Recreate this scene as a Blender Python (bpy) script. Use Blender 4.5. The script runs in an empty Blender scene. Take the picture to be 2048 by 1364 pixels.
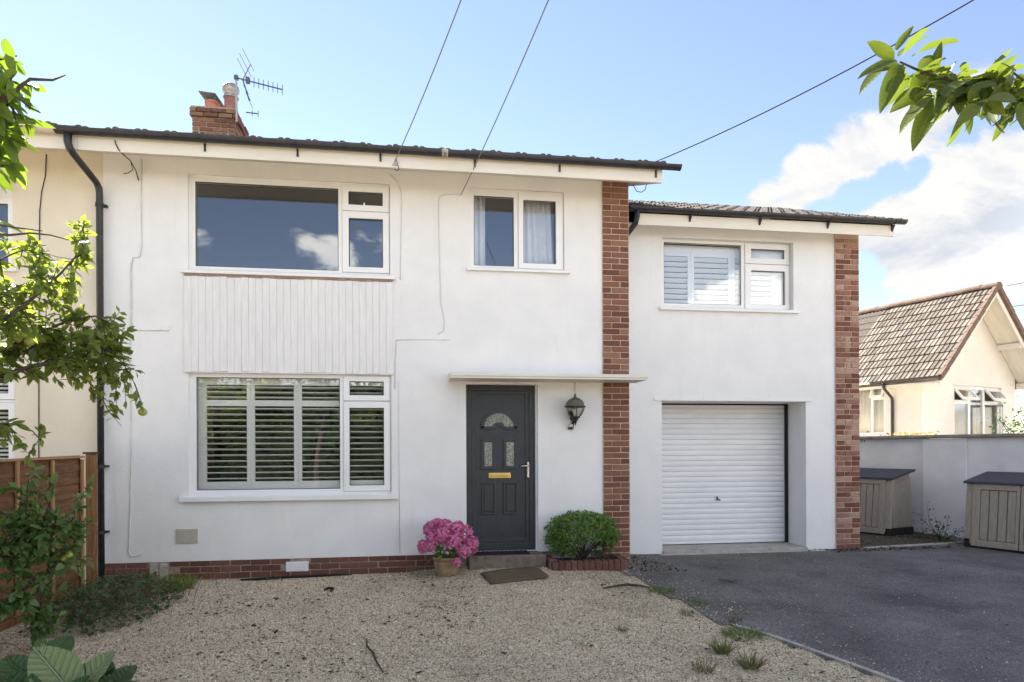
import bpy, bmesh, math, random
import numpy as np
from mathutils import Vector, Matrix, Euler

rad = math.radians
rng = np.random.default_rng(7)
random.seed(7)
S = bpy.context.scene
COL = S.collection

# ------------------------------------------------------------------ camera
CAM_C = np.array([0.0, -8.07803, 1.52])
CAM_A = np.array([[0.989392799, -0.14520126, -0.004299176],
                  [-0.004253613, 0.000624252, -0.999990758],
                  [0.145202602, 0.989401943, 0.0]])       # rows: right, down, forward
CAM_F, CAM_U, CAM_V = 1320.0, 1024.0, 897.19
cam = bpy.data.cameras.new('camera')
cam.sensor_width = 36.0
cam.lens = CAM_F / 2048 * 36
cam.shift_y = (CAM_V - 682.0) / 2048
cam.clip_start = 0.05
cam.clip_end = 3000
co = bpy.data.objects.new('camera', cam)
m = Matrix.Identity(4)
for i in range(3):
    m[i][0] = CAM_A[0][i]; m[i][1] = -CAM_A[1][i]; m[i][2] = -CAM_A[2][i]; m[i][3] = CAM_C[i]
co.matrix_world = m
COL.objects.link(co)
S.camera = co

def px(u, v, y):
    """point of the vertical plane Y=y seen at photo position u, v (2048 wide)"""
    d = CAM_A.T @ np.array([(u - CAM_U) / CAM_F, (v - CAM_V) / CAM_F, 1.0])
    return Vector(CAM_C + d * ((y - CAM_C[1]) / d[1]))

def proj(P):
    c = (np.asarray(P) - CAM_C) @ CAM_A.T
    z = np.maximum(c[..., 2], 1e-3)
    return CAM_U + CAM_F * c[..., 0] / z, CAM_V + CAM_F * c[..., 1] / z, c[..., 2]

# ------------------------------------------------------------------ light
SUN_EL, SUN_AZ = rad(41), rad(30)         # azimuth measured from +Y towards -X
SUN = Vector((-math.sin(SUN_AZ) * math.cos(SUN_EL), math.cos(SUN_AZ) * math.cos(SUN_EL), math.sin(SUN_EL)))
w = bpy.data.worlds.new('World'); S.world = w; w.use_nodes = True
nt = w.node_tree; nt.nodes.clear()
N, L = nt.nodes.new, nt.links.new
sky = N('ShaderNodeTexSky'); sky.sky_type = 'NISHITA'; sky.sun_disc = False
sky.sun_elevation = SUN_EL; sky.sun_rotation = -SUN_AZ
sky.air_density = 1.0; sky.dust_density = 0.02; sky.ozone_density = 1.6
bg = N('ShaderNodeBackground'); bg.inputs[1].default_value = 0.05
tint = N('ShaderNodeMix'); tint.data_type = 'RGBA'; tint.blend_type = 'MULTIPLY'; tint.inputs['Factor'].default_value = 1
L(sky.outputs[0], tint.inputs['A']); tint.inputs['B'].default_value = (1.09, .93, .91, 1); L(tint.outputs['Result'], bg.inputs[0])
tc = N('ShaderNodeTexCoord')
def vmath(op, a, b=None):
    n = N('ShaderNodeVectorMath'); n.operation = op
    L(a, n.inputs[0])
    if b is not None:
        if isinstance(b, (tuple, list)): n.inputs[1].default_value = b
        else: L(b, n.inputs[1])
    return n
def mth(op, a, b=None, clamp=False):
    n = N('ShaderNodeMath'); n.operation = op; n.use_clamp = clamp
    for i, x in enumerate((a, b)):
        if x is None: continue
        if isinstance(x, (int, float)): n.inputs[i].default_value = x
        else: L(x, n.inputs[i])
    return n.outputs[0]
D = tc.outputs['Generated']
sc = vmath('MULTIPLY', D, (1.0, 1.0, 1.75)).outputs[0]
def noise(vec, scale, detail=8, rough=.55, dist=0.0):
    n = N('ShaderNodeTexNoise'); n.inputs['Scale'].default_value = scale
    n.inputs['Detail'].default_value = detail; n.inputs['Roughness'].default_value = rough
    n.inputs['Distortion'].default_value = dist
    L(vec, n.inputs['Vector']); return n.outputs['Fac']
n1 = noise(sc, 3.4, 12, .64, .35)
sh = vmath('ADD', sc, (SUN.x * .06, SUN.y * .06, SUN.z * .1)).outputs[0]
n2 = noise(sh, 3.4, 8, .60, .35)
def blob(c, inner, outer, amp):
    c = Vector(c).normalized()
    d = N('ShaderNodeVectorMath'); d.operation = 'DOT_PRODUCT'
    L(D, d.inputs[0]); d.inputs[1].default_value = c
    r = N('ShaderNodeMapRange'); r.interpolation_type = 'SMOOTHSTEP'
    r.inputs[1].default_value = math.cos(outer); r.inputs[2].default_value = math.cos(inner)
    r.inputs[3].default_value = 0; r.inputs[4].default_value = amp
    L(d.outputs['Value'], r.inputs[0]); return r.outputs[0]
def vdir(u, v):
    return CAM_A.T @ np.array([(u - CAM_U) / CAM_F, (v - CAM_V) / CAM_F, 1.0])
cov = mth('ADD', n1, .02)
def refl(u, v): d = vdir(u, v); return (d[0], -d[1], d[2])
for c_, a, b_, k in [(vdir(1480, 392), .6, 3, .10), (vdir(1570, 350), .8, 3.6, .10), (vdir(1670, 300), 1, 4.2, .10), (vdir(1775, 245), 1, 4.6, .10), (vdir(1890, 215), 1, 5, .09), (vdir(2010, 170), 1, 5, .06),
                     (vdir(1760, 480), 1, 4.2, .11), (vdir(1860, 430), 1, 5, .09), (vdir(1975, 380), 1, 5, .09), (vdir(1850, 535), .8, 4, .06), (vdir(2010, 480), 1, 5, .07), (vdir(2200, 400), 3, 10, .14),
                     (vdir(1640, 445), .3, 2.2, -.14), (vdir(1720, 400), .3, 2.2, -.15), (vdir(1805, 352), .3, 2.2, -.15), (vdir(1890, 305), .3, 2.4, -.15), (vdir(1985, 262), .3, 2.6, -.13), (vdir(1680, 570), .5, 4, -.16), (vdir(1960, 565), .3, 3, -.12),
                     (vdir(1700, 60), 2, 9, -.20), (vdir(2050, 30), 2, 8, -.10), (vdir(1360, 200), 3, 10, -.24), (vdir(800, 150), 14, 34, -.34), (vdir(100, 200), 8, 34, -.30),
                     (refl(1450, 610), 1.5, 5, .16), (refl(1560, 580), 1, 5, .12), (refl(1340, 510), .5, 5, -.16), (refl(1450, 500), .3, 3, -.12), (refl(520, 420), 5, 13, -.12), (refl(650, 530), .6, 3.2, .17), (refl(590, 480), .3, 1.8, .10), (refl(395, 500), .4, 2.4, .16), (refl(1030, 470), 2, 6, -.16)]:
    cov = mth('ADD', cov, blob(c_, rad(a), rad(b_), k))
cov = mth('ADD', cov, blob((.05, -1, .35), rad(20), rad(95), .035))  # extra cloud cover behind the camera, added to fill the shaded front
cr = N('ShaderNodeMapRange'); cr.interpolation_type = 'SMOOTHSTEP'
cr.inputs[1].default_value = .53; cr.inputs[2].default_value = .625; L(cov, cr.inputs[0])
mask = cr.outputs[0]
shade = mth('MULTIPLY', mth('SUBTRACT', n1, n2), 3.0)
shade = mth('ADD', shade, .80)
cl = N('ShaderNodeMapRange'); L(shade, cl.inputs[0]); cl.inputs[1].default_value = .5; cl.inputs[2].default_value = 1.0
cl.inputs[3].default_value = .1; cl.inputs[4].default_value = 1.0
ccol = N('ShaderNodeMix'); ccol.data_type = 'RGBA'; L(cl.outputs[0], ccol.inputs['Factor'])
ccol.inputs['A'].default_value = (.66, .72, .82, 1); ccol.inputs['B'].default_value = (1, .99, .97, 1)
bgc = N('ShaderNodeBackground'); L(ccol.outputs['Result'], bgc.inputs[0])
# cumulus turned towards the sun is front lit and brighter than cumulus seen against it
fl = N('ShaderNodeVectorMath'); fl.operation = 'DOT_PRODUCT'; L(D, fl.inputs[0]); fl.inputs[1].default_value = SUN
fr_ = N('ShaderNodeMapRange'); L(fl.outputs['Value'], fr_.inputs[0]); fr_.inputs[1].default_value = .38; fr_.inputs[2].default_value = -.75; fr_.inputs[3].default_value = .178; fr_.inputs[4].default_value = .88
L(fr_.outputs[0], bgc.inputs[1])  # range also raised so the unseen rear clouds fill wall and ground
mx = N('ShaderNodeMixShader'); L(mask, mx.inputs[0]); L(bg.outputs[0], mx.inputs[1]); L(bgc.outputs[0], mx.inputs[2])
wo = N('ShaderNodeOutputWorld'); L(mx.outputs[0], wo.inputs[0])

sl = bpy.data.lights.new('sun', 'SUN'); sl.energy = 3.7; sl.angle = rad(.53); sl.color = (1, .95, .86)
so = bpy.data.objects.new('sun', sl); COL.objects.link(so)
so.rotation_euler = SUN.to_track_quat('Z', 'Y').to_euler()
S.view_settings.view_transform = 'Standard'; S.view_settings.look = 'None'
S.view_settings.exposure = 2.5; S.view_settings.gamma = 1.0; S.view_settings.use_curve_mapping = False

# ------------------------------------------------------------------ helpers: materials
def pm(name, c1, c2=None, scale=8.0, rough=.7, bump=0.0, bscale=60.0, ramp=None, detail=6, spec=.3,
       metal=0.0, stretch=(1, 1, 1), c3=None, scale3=2.0, lim3=(.55, .7), ns=(.35, .65), coat=0.0):
    """principled + object-space noise. c1..c2 by noise; ramp = list of colours picked per object; c3 = patches."""
    mt = bpy.data.materials.new(name); mt.use_nodes = True
    t = mt.node_tree; bs = t.nodes['Principled BSDF']
    bs.inputs['Roughness'].default_value = rough; bs.inputs['Specular IOR Level'].default_value = spec
    bs.inputs['Metallic'].default_value = metal; bs.inputs['Coat Weight'].default_value = coat
    n = t.nodes.new; l = t.links.new
    tcn = n('ShaderNodeTexCoord'); mp = n('ShaderNodeMapping'); mp.inputs['Scale'].default_value = stretch
    oi = n('ShaderNodeObjectInfo')
    ad = n('ShaderNodeVectorMath'); ad.operation = 'MULTIPLY_ADD'
    l(oi.outputs['Random'], ad.inputs[0]); ad.inputs[1].default_value = (37, 17, 53); l(tcn.outputs['Object'], ad.inputs[2])
    l(ad.outputs[0], mp.inputs['Vector'])
    def nz(sc_, dt=6, ro=.6):
        q = n('ShaderNodeTexNoise'); q.inputs['Scale'].default_value = sc_; q.inputs['Detail'].default_value = dt
        q.inputs['Roughness'].default_value = ro; l(mp.outputs[0], q.inputs['Vector']); return q.outputs['Fac']
    def mix(f, a, b, mode='MIX'):
        q = n('ShaderNodeMix'); q.data_type = 'RGBA'; q.blend_type = mode
        for s, v in (('Factor', f), ('A', a), ('B', b)):
            if isinstance(v, (int, float)): q.inputs[s].default_value = v
            elif isinstance(v, (tuple, list)): q.inputs[s].default_value = (*v[:3], 1)
            else: l(v, q.inputs[s])
        return q.outputs['Result']
    def rng_(f, a, b):
        q = n('ShaderNodeMapRange'); q.interpolation_type = 'SMOOTHSTEP'; l(f, q.inputs[0])
        q.inputs[1].default_value = a; q.inputs[2].default_value = b; return q.outputs[0]
    col = c1
    if ramp:
        r = n('ShaderNodeValToRGB'); l(oi.outputs['Random'], r.inputs[0]); r.color_ramp.interpolation = 'CONSTANT'
        e = r.color_ramp.elements
        while len(e) < len(ramp): e.new(.5)
        for i, c in enumerate(ramp): e[i].position = i / len(ramp); e[i].color = (*c, 1)
        col = r.outputs[0]
        if c2: col = mix(rng_(nz(scale, detail), *ns), col, c2) if False else mix(.55, col, mix(rng_(nz(scale, detail), *ns), c1, c2), 'OVERLAY')
    elif c2:
        col = mix(rng_(nz(scale, detail), *ns), c1, c2)
    if c3: col = mix(rng_(nz(scale3, 7, .65), *lim3), col, c3)
    if isinstance(col, (tuple, list)): bs.inputs['Base Color'].default_value = (*col, 1)
    else: l(col, bs.inputs['Base Color'])
    if bump:
        b = n('ShaderNodeBump'); b.inputs['Strength'].default_value = bump; b.inputs['Distance'].default_value = .01
        l(nz(bscale, 5), b.inputs['Height']); l(b.outputs[0], bs.inputs['Normal'])
    return mt

def leafmat(name, ca, cb, trans, tw=.45, rough=.4, spec=.35):
    mt = bpy.data.materials.new(name); mt.use_nodes = True
    t = mt.node_tree; bs = t.nodes['Principled BSDF']; out = t.nodes['Material Output']
    n = t.nodes.new; l = t.links.new
    oi = n('ShaderNodeObjectInfo'); at = n('ShaderNodeAttribute'); at.attribute_name = 'rnd'
    a = n('ShaderNodeMath'); a.operation = 'ADD'; l(oi.outputs['Random'], a.inputs[0]); l(at.outputs['Fac'], a.inputs[1])
    f = n('ShaderNodeMath'); f.operation = 'FRACT'; l(a.outputs[0], f.inputs[0])
    mxn = n('ShaderNodeMix'); mxn.data_type = 'RGBA'; l(f.outputs[0], mxn.inputs['Factor'])
    mxn.inputs['A'].default_value = (*ca, 1); mxn.inputs['B'].default_value = (*cb, 1)
    tcn = n('ShaderNodeTexCoord')
    q = n('ShaderNodeTexNoise'); q.inputs['Scale'].default_value = 45; q.inputs['Detail'].default_value = 3
    l(tcn.outputs['Object'], q.inputs['Vector'])
    hs = n('ShaderNodeHueSaturation'); l(mxn.outputs['Result'], hs.inputs['Color'])
    vr = n('ShaderNodeMapRange'); l(q.outputs['Fac'], vr.inputs[0]); vr.inputs[3].default_value = .7; vr.inputs[4].default_value = 1.3
    l(vr.outputs[0], hs.inputs['Value'])
    l(hs.outputs[0], bs.inputs['Base Color'])
    bs.inputs['Roughness'].default_value = rough; bs.inputs['Specular IOR Level'].default_value = spec
    tr = n('ShaderNodeBsdfTranslucent')
    tm = n('ShaderNodeMix'); tm.data_type = 'RGBA'; tm.blend_type = 'MULTIPLY'; tm.inputs['Factor'].default_value = .35
    tm.inputs['A'].default_value = (*trans, 1); l(vr.outputs[0], tm.inputs['B'])
    l(tm.outputs['Result'], tr.inputs['Color'])
    ms = n('ShaderNodeMixShader'); ms.inputs[0].default_value = tw
    l(bs.outputs[0], ms.inputs[1]); l(tr.outputs[0], ms.inputs[2]); l(ms.outputs[0], out.inputs[0])
    return mt

def veins(mt, vein, dark=(.10, .07, .03), amt=.5, freq=34, spots=.0, bump=.5):
    """midrib and side veins in the leaf's own space (x along the leaf, y across), brown blemishes"""
    t = mt.node_tree; bs = t.nodes['Principled BSDF']; n = t.nodes.new; l = t.links.new
    src = bs.inputs['Base Color'].links[0].from_socket
    tcn = n('ShaderNodeTexCoord'); sp = n('ShaderNodeSeparateXYZ'); l(tcn.outputs['Object'], sp.inputs[0])
    def mm(op, a, b=None):
        q = n('ShaderNodeMath'); q.operation = op
        for i, x in enumerate((a, b)):
            if x is None: continue
            if isinstance(x, (int, float)): q.inputs[i].default_value = x
            else: l(x, q.inputs[i])
        return q.outputs[0]
    ay = mm('ABSOLUTE', sp.outputs[1])
    ph = mm('SUBTRACT', mm('MULTIPLY', sp.outputs[0], freq), mm('MULTIPLY', ay, freq * .8))
    sv = mm('POWER', mm('MULTIPLY_ADD' if False else 'ABSOLUTE', mm('SINE', ph)), 8)
    mid = n('ShaderNodeMapRange'); l(ay, mid.inputs[0]); mid.inputs[1].default_value = .028; mid.inputs[2].default_value = .006
    vv = mm('MAXIMUM', mm('MULTIPLY', sv, .55), mid.outputs[0])
    m1 = n('ShaderNodeMix'); m1.data_type = 'RGBA'; l(mm('MULTIPLY', vv, amt), m1.inputs['Factor']); l(src, m1.inputs['A']); m1.inputs['B'].default_value = (*vein, 1)
    col = m1.outputs['Result']
    if spots:
        q = n('ShaderNodeTexNoise'); q.inputs['Scale'].default_value = 5; q.inputs['Detail'].default_value = 5
        oi = n('ShaderNodeObjectInfo'); va = n('ShaderNodeVectorMath'); va.operation = 'MULTIPLY_ADD'; l(oi.outputs['Random'], va.inputs[0]); va.inputs[1].default_value = (9, 5, 7); l(tcn.outputs['Object'], va.inputs[2]); l(va.outputs[0], q.inputs['Vector'])
        mr = n('ShaderNodeMapRange'); l(q.outputs['Fac'], mr.inputs[0]); mr.inputs[1].default_value = .60; mr.inputs[2].default_value = .70; mr.inputs[4].default_value = spots
        m2 = n('ShaderNodeMix'); m2.data_type = 'RGBA'; l(mr.outputs[0], m2.inputs['Factor']); l(col, m2.inputs['A']); m2.inputs['B'].default_value = (*dark, 1); col = m2.outputs['Result']
    l(col, bs.inputs['Base Color'])
    b = n('ShaderNodeBump'); b.inputs['Strength'].default_value = bump; b.inputs['Distance'].default_value = .02; b.invert = True; l(vv, b.inputs['Height']); l(b.outputs[0], bs.inputs['Normal'])

def stuffmat(name, cols, rough=.85, patch=None):
    """colour picked per piece through the 'rnd' attribute; patch = (colour, scale, lo, hi, amount) large stains"""
    mt = bpy.data.materials.new(name); mt.use_nodes = True
    t = mt.node_tree; bs = t.nodes['Principled BSDF']; bs.inputs['Roughness'].default_value = rough
    bs.inputs['Specular IOR Level'].default_value = .25
    n = t.nodes.new; l = t.links.new
    at = n('ShaderNodeAttribute'); at.attribute_name = 'rnd'
    r = n('ShaderNodeValToRGB'); l(at.outputs['Fac'], r.inputs[0])
    e = r.color_ramp.elements
    while len(e) < len(cols): e.new(.5)
    for i, c in enumerate(cols): e[i].position = i / max(1, len(cols) - 1); e[i].color = (*c, 1)
    col = r.outputs[0]
    if patch:
        tcn = n('ShaderNodeTexCoord'); q = n('ShaderNodeTexNoise'); q.inputs['Scale'].default_value = patch[1]; q.inputs['Detail'].default_value = 6
        q.inputs['Roughness'].default_value = .65
        l(tcn.outputs['Object'], q.inputs['Vector'])
        mr = n('ShaderNodeMapRange'); mr.interpolation_type = 'SMOOTHSTEP'; l(q.outputs['Fac'], mr.inputs[0])
        mr.inputs[1].default_value = patch[2]; mr.inputs[2].default_value = patch[3]; mr.inputs[4].default_value = patch[4]
        mxn = n('ShaderNodeMix'); mxn.data_type = 'RGBA'; l(mr.outputs[0], mxn.inputs['Factor']); l(col, mxn.inputs['A'])
        mxn.inputs['B'].default_value = (*patch[0], 1); col = mxn.outputs['Result']
    l(col, bs.inputs['Base Color'])
    return mt

def glassmat(name, f0=.085, tint=(.9, .94, .93)):
    mt = bpy.data.materials.new(name); mt.use_nodes = True
    t = mt.node_tree; t.nodes.remove(t.nodes['Principled BSDF']); out = t.nodes['Material Output']
    n = t.nodes.new; l = t.links.new
    lw = n('ShaderNodeLayerWeight'); lw.inputs[0].default_value = .5
    p = n('ShaderNodeMath'); p.operation = 'POWER'; l(lw.outputs['Facing'], p.inputs[0]); p.inputs[1].default_value = 5
    q = n('ShaderNodeMath'); q.operation = 'MULTIPLY_ADD'; l(p.outputs[0], q.inputs[0]); q.inputs[1].default_value = 1 - f0; q.inputs[2].default_value = f0
    tr = n('ShaderNodeBsdfTransparent'); tr.inputs[0].default_value = (*tint, 1)
    gl = n('ShaderNodeBsdfGlossy'); gl.inputs['Roughness'].default_value = 0.0; gl.inputs[0].default_value = (1, 1, 1, 1)
    ms = n('ShaderNodeMixShader'); l(q.outputs[0], ms.inputs[0]); l(tr.outputs[0], ms.inputs[1]); l(gl.outputs[0], ms.inputs[2])
    l(ms.outputs[0], out.inputs[0]); return mt

M = {}
M['render'] = pm('white_render', (.79, .785, .775), (.745, .742, .735), scale=2.2, rough=.85, bump=.45, bscale=75, spec=.2, detail=10, c3=(.66, .65, .63), scale3=11, lim3=(.66, .86))
def streaks(mt, color, stretch, lo, hi, amt, seed=0.0):
    t = mt.node_tree; bs = t.nodes['Principled BSDF']; n = t.nodes.new; l = t.links.new; src = bs.inputs['Base Color'].links[0].from_socket
    tcn = n('ShaderNodeTexCoord'); mp = n('ShaderNodeMapping'); mp.inputs['Scale'].default_value = stretch; mp.inputs['Location'].default_value = (seed, seed, seed); l(tcn.outputs['Object'], mp.inputs['Vector'])
    q = n('ShaderNodeTexNoise'); q.inputs['Scale'].default_value = 1.0; q.inputs['Detail'].default_value = 8; q.inputs['Roughness'].default_value = .7; l(mp.outputs[0], q.inputs['Vector'])
    mr = n('ShaderNodeMapRange'); mr.interpolation_type = 'SMOOTHSTEP'; l(q.outputs['Fac'], mr.inputs[0]); mr.inputs[1].default_value = lo; mr.inputs[2].default_value = hi; mr.inputs[4].default_value = amt
    m2 = n('ShaderNodeMix'); m2.data_type = 'RGBA'; l(mr.outputs[0], m2.inputs['Factor']); l(src, m2.inputs['A']); m2.inputs['B'].default_value = (*color, 1); l(m2.outputs['Result'], bs.inputs['Base Color'])
streaks(M['render'], (.55, .53, .48), (9, 9, .8), .54, .80, .30)
streaks(M['render'], (.30, .28, .25), (30, 30, 14), .70, .76, .5, 3.0)
M['cream'] = pm('cream_render', (.72, .655, .53), (.66, .60, .48), scale=1.5, rough=.85, bump=.3, bscale=40, spec=.2)
M['bcream'] = pm('pale_cream_render', (.74, .71, .64), (.68, .645, .575), scale=1.2, rough=.85, bump=.25, bscale=30, spec=.2)
M['gwall'] = pm('grey_white_render', (.74, .74, .75), (.66, .66, .67), scale=2.0, rough=.9, bump=.3, bscale=30, spec=.15, c3=(.30, .29, .27), scale3=1.6, lim3=(.60, .85))
M['upvc'] = pm('white_plastic', (.80, .80, .79), (.76, .76, .75), scale=3, rough=.35, spec=.4)
M['gpaint'] = pm('white_painted_metal', (.78, .78, .785), (.72, .72, .72), scale=2, rough=.42, spec=.4, c3=(.55, .52, .47), scale3=5, lim3=(.66, .9))
M['wood_w'] = pm('white_painted_wood', (.76, .75, .74), (.70, .69, .68), scale=7, rough=.6, stretch=(4, 4, .5), bump=.2, bscale=40, c3=(.52, .50, .46), scale3=9, lim3=(.66, .85))
M['fascia'] = pm('off_white_fascia', (.74, .70, .62), (.68, .64, .56), scale=3, rough=.55, stretch=(.4, 1, 1))
M['shut'] = pm('shutter_paint', (.82, .83, .81), rough=.4)
M['black'] = pm('black_plastic', (.018, .018, .022), (.03, .03, .035), scale=9, rough=.42, spec=.45, c3=(.09, .085, .08), scale3=16, lim3=(.66, .8))
M['nbgut'] = pm('cream_gutter', (.58, .51, .40), (.50, .44, .34), scale=8, rough=.5)
M['door'] = pm('charcoal_door', (.032, .037, .044), (.040, .045, .052), scale=14, rough=.42, spec=.4, bump=.1, bscale=90, c3=(.075, .078, .08), scale3=6, lim3=(.62, .85))
M['brass'] = pm('polished_brass', (.72, .55, .22), rough=.22, metal=1)
M['chrome'] = pm('satin_metal', (.75, .72, .66), rough=.25, metal=1)
M['glass'] = glassmat('window_glass', .105, (.97, .975, .97))
M['lampglass'] = glassmat('lamp_glass', .05, (.86, .87, .85))
M['mortar'] = pm('pink_mortar', (.60, .45, .35), (.50, .37, .28), scale=30, rough=.95, bump=.5, bscale=120)
M['mortar_d'] = pm('grey_mortar', (.40, .30, .24), (.28, .21, .17), scale=30, rough=.95, bump=.5, bscale=120)
M['brick'] = pm('red_brick', (.43, .42, .42), (.53, .52, .51), scale=38, rough=.9, bump=.6, bscale=140,
    ramp=[(.225, .105, .068), (.18, .08, .054), (.26, .14, .092), (.20, .092, .06), (.145, .068, .05), (.24, .118, .078), (.19, .084, .056), (.22, .105, .076)])
M['brick2'] = pm('mottled_brick', (.36, .34, .33), (.68, .60, .56), scale=30, rough=.92, bump=.6, bscale=140,
    ramp=[(.25, .128, .092), (.175, .074, .055), (.31, .19, .142), (.20, .09, .068), (.38, .27, .21), (.155, .064, .052), (.28, .155, .116)])
M['brick3'] = pm('dark_red_brick', (.40, .40, .40), (.58, .56, .54), scale=34, rough=.9, bump=.6, bscale=140,
    ramp=[(.15, .068, .05), (.125, .054, .042), (.175, .082, .06), (.14, .066, .052)])
M['brick4'] = pm('chimney_brick', (.34, .33, .31), (.66, .60, .50), scale=20, rough=.95, bump=.8, bscale=100,
    ramp=[(.21, .105, .075), (.17, .082, .062), (.23, .135, .088), (.14, .074, .06), (.22, .15, .09)])
M['rooftile'] = pm('dark_roof_tile', (.075, .068, .064), (.12, .105, .095), scale=22, rough=.9, bump=.5, bscale=90, c3=(.17, .16, .12), scale3=14, lim3=(.58, .75))
M['btile'] = pm('sandy_roof_tile', (.36, .36, .36), (.60, .58, .55), scale=16, rough=.9, bump=.5, bscale=70,
    ramp=[(.165, .138, .115), (.19, .162, .135), (.14, .118, .10), (.22, .19, .16), (.155, .13, .108), (.12, .10, .085)], c3=(.075, .058, .048), scale3=9, lim3=(.66, .78))
M['bverge'] = pm('brown_verge', (.13, .088, .066), (.18, .125, .095), scale=14, rough=.9, bump=.4, bscale=60)
M['concrete'] = pm('concrete', (.30, .275, .235), (.22, .20, .175), scale=12, rough=.93, bump=.6, bscale=90, c3=(.12, .11, .095), scale3=7, lim3=(.55, .72))
M['concrete_l'] = pm('pale_concrete', (.42, .40, .36), (.33, .31, .28), scale=9, rough=.92, bump=.6, bscale=90, c3=(.17, .16, .14), scale3=6, lim3=(.58, .72))
M['step'] = pm('brown_concrete', (.20, .17, .135), (.145, .12, .095), scale=14, rough=.93, bump=.6, bscale=90, c3=(.09, .08, .065), scale3=7, lim3=(.55, .72))
M['fence'] = pm('orange_brown_timber', (.205, .102, .047), (.125, .060, .029), scale=7, rough=.8, stretch=(1, .6, 5), bump=.6, bscale=26, c3=(.12, .05, .022), scale3=5, lim3=(.56, .72))
M['post'] = pm('brown_timber', (.27, .135, .055), (.17, .08, .035), scale=9, rough=.85, stretch=(5, 5, .4), bump=.5, bscale=30)
M['batten'] = pm('pale_timber', (.42, .26, .13), (.31, .17, .08), scale=9, rough=.8, stretch=(5, 5, .4), bump=.4, bscale=30)
M['soil'] = pm('dark_soil', (.045, .034, .026), (.09, .07, .052), scale=40, rough=1, bump=1, bscale=70)
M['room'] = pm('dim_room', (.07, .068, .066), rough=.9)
M['curtain'] = pm('white_curtain', (.74, .75, .76), (.66, .68, .70), scale=5, rough=.9)
M['bcurtain'] = pm('cream_curtain', (.72, .66, .50), (.62, .55, .40), scale=5, rough=.9, stretch=(6, 6, .3))
M['gcurtain'] = pm('grey_curtain', (.22, .24, .23), (.15, .16, .16), scale=5, rough=.9, stretch=(6, 6, .3))
M['pot'] = pm('weathered_terracotta', (.36, .25, .155), (.27, .18, .11), scale=11, rough=.9, bump=.35, bscale=60, c3=(.43, .36, .26), scale3=6, lim3=(.52, .72))
M['terra'] = pm('chimney_terracotta', (.46, .20, .135), (.36, .15, .105), scale=9, rough=.85, bump=.3, bscale=50)
M['terra2'] = pm('mauve_terracotta', (.34, .165, .15), (.26, .12, .115), scale=9, rough=.85, bump=.3, bscale=50)
M['galv'] = pm('galvanised_metal', (.42, .40, .37), (.30, .285, .26), scale=12, rough=.45, metal=.7, c3=(.26, .16, .09), scale3=12, lim3=(.55, .7))
M['slate'] = pm('grey_slate', (.17, .175, .19), (.12, .125, .14), scale=10, rough=.7)
M['aerial'] = pm('grey_aerial_metal', (.10, .11, .12), rough=.5, metal=.5)
M['shed'] = pm('beige_plastic', (.37, .318, .26), (.31, .266, .215), scale=16, rough=.55, stretch=(3, 3, .5), bump=.2, bscale=50)
M['shedlid'] = pm('charcoal_plastic', (.042, .043, .052), (.055, .056, .065), scale=14, rough=.6, bump=.2, bscale=50)
M['rubber'] = pm('black_rubber', (.012, .012, .013), (.022, .022, .022), scale=60, rough=.8, bump=.8, bscale=130)
M['coir'] = pm('brown_coir', (.155, .112, .072), (.105, .075, .048), scale=70, rough=1, bump=1, bscale=160, c3=(.17, .135, .095), scale3=12, lim3=(.6, .72))
M['cable_w'] = pm('cream_cable', (.70, .69, .66), (.58, .57, .53), scale=10, rough=.6)
M['cable_d'] = pm('dark_cable', (.03, .028, .026), rough=.6)
M['cable_g'] = pm('grey_cable', (.20, .19, .18), rough=.6)
M['lampmetal'] = pm('dark_bronze_lamp', (.03, .027, .023), rough=.45, spec=.4)
M['lampdome'] = pm('grey_bronze_dome', (.135, .12, .098), (.10, .09, .075), scale=12, rough=.5, spec=.4)
M['bulb'] = pm('pale_bulb', (.62, .60, .52), rough=.35)
M['vent'] = pm('beige_vent', (.50, .48, .41), (.43, .41, .35), scale=12, rough=.6)
M['bark'] = pm('brown_bark', (.055, .045, .036), (.085, .07, .056), scale=22, rough=.95, bump=.7, bscale=60)
M['bark_d'] = pm('dark_twig', (.05, .04, .032), (.075, .06, .045), scale=22, rough=.95)
M['apple'] = pm('green_apple_skin', (.28, .34, .055), (.36, .36, .08), scale=14, rough=.32, spec=.4, c3=(.38, .20, .08), scale3=5, lim3=(.62, .78))
M['leaf_apple'] = leafmat('apple_leaf', (.065, .11, .03), (.15, .20, .065), (.42, .50, .06), .42, rough=.5)
M['leaf_near'] = leafmat('near_leaf', (.06, .115, .022), (.12, .18, .035), (.28, .42, .03), .45, rough=.5); veins(M['leaf_near'], (.14, .19, .06), spots=.5, bump=.15)
M['leaf_right'] = leafmat('broad_leaf', (.03, .065, .018), (.095, .13, .03), (.21, .28, .025), .38, rough=.5, spec=.25); veins(M['leaf_right'], (.16, .19, .06), spots=.75, amt=.5, bump=.12)
M['leaf_bush'] = leafmat('shrub_leaf', (.07, .15, .028), (.15, .24, .055), (.25, .42, .06), .3, rough=.45)
M['leaf_ivy'] = leafmat('ivy_leaf', (.030, .070, .024), (.065, .11, .035), (.15, .28, .05), .25)
M['leaf_big'] = leafmat('big_leaf', (.030, .075, .024), (.06, .12, .036), (.14, .30, .05), .25, rough=.36); veins(M['leaf_big'], (.13, .20, .08), amt=.6, freq=26, spots=.3, bump=.9)
M['leaf_pale'] = leafmat('pale_leaf_back', (.17, .24, .10), (.23, .30, .14), (.2, .32, .1), .25, rough=.55); veins(M['leaf_pale'], (.36, .42, .26), amt=.8, freq=26, spots=.2, bump=1.0)
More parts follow.
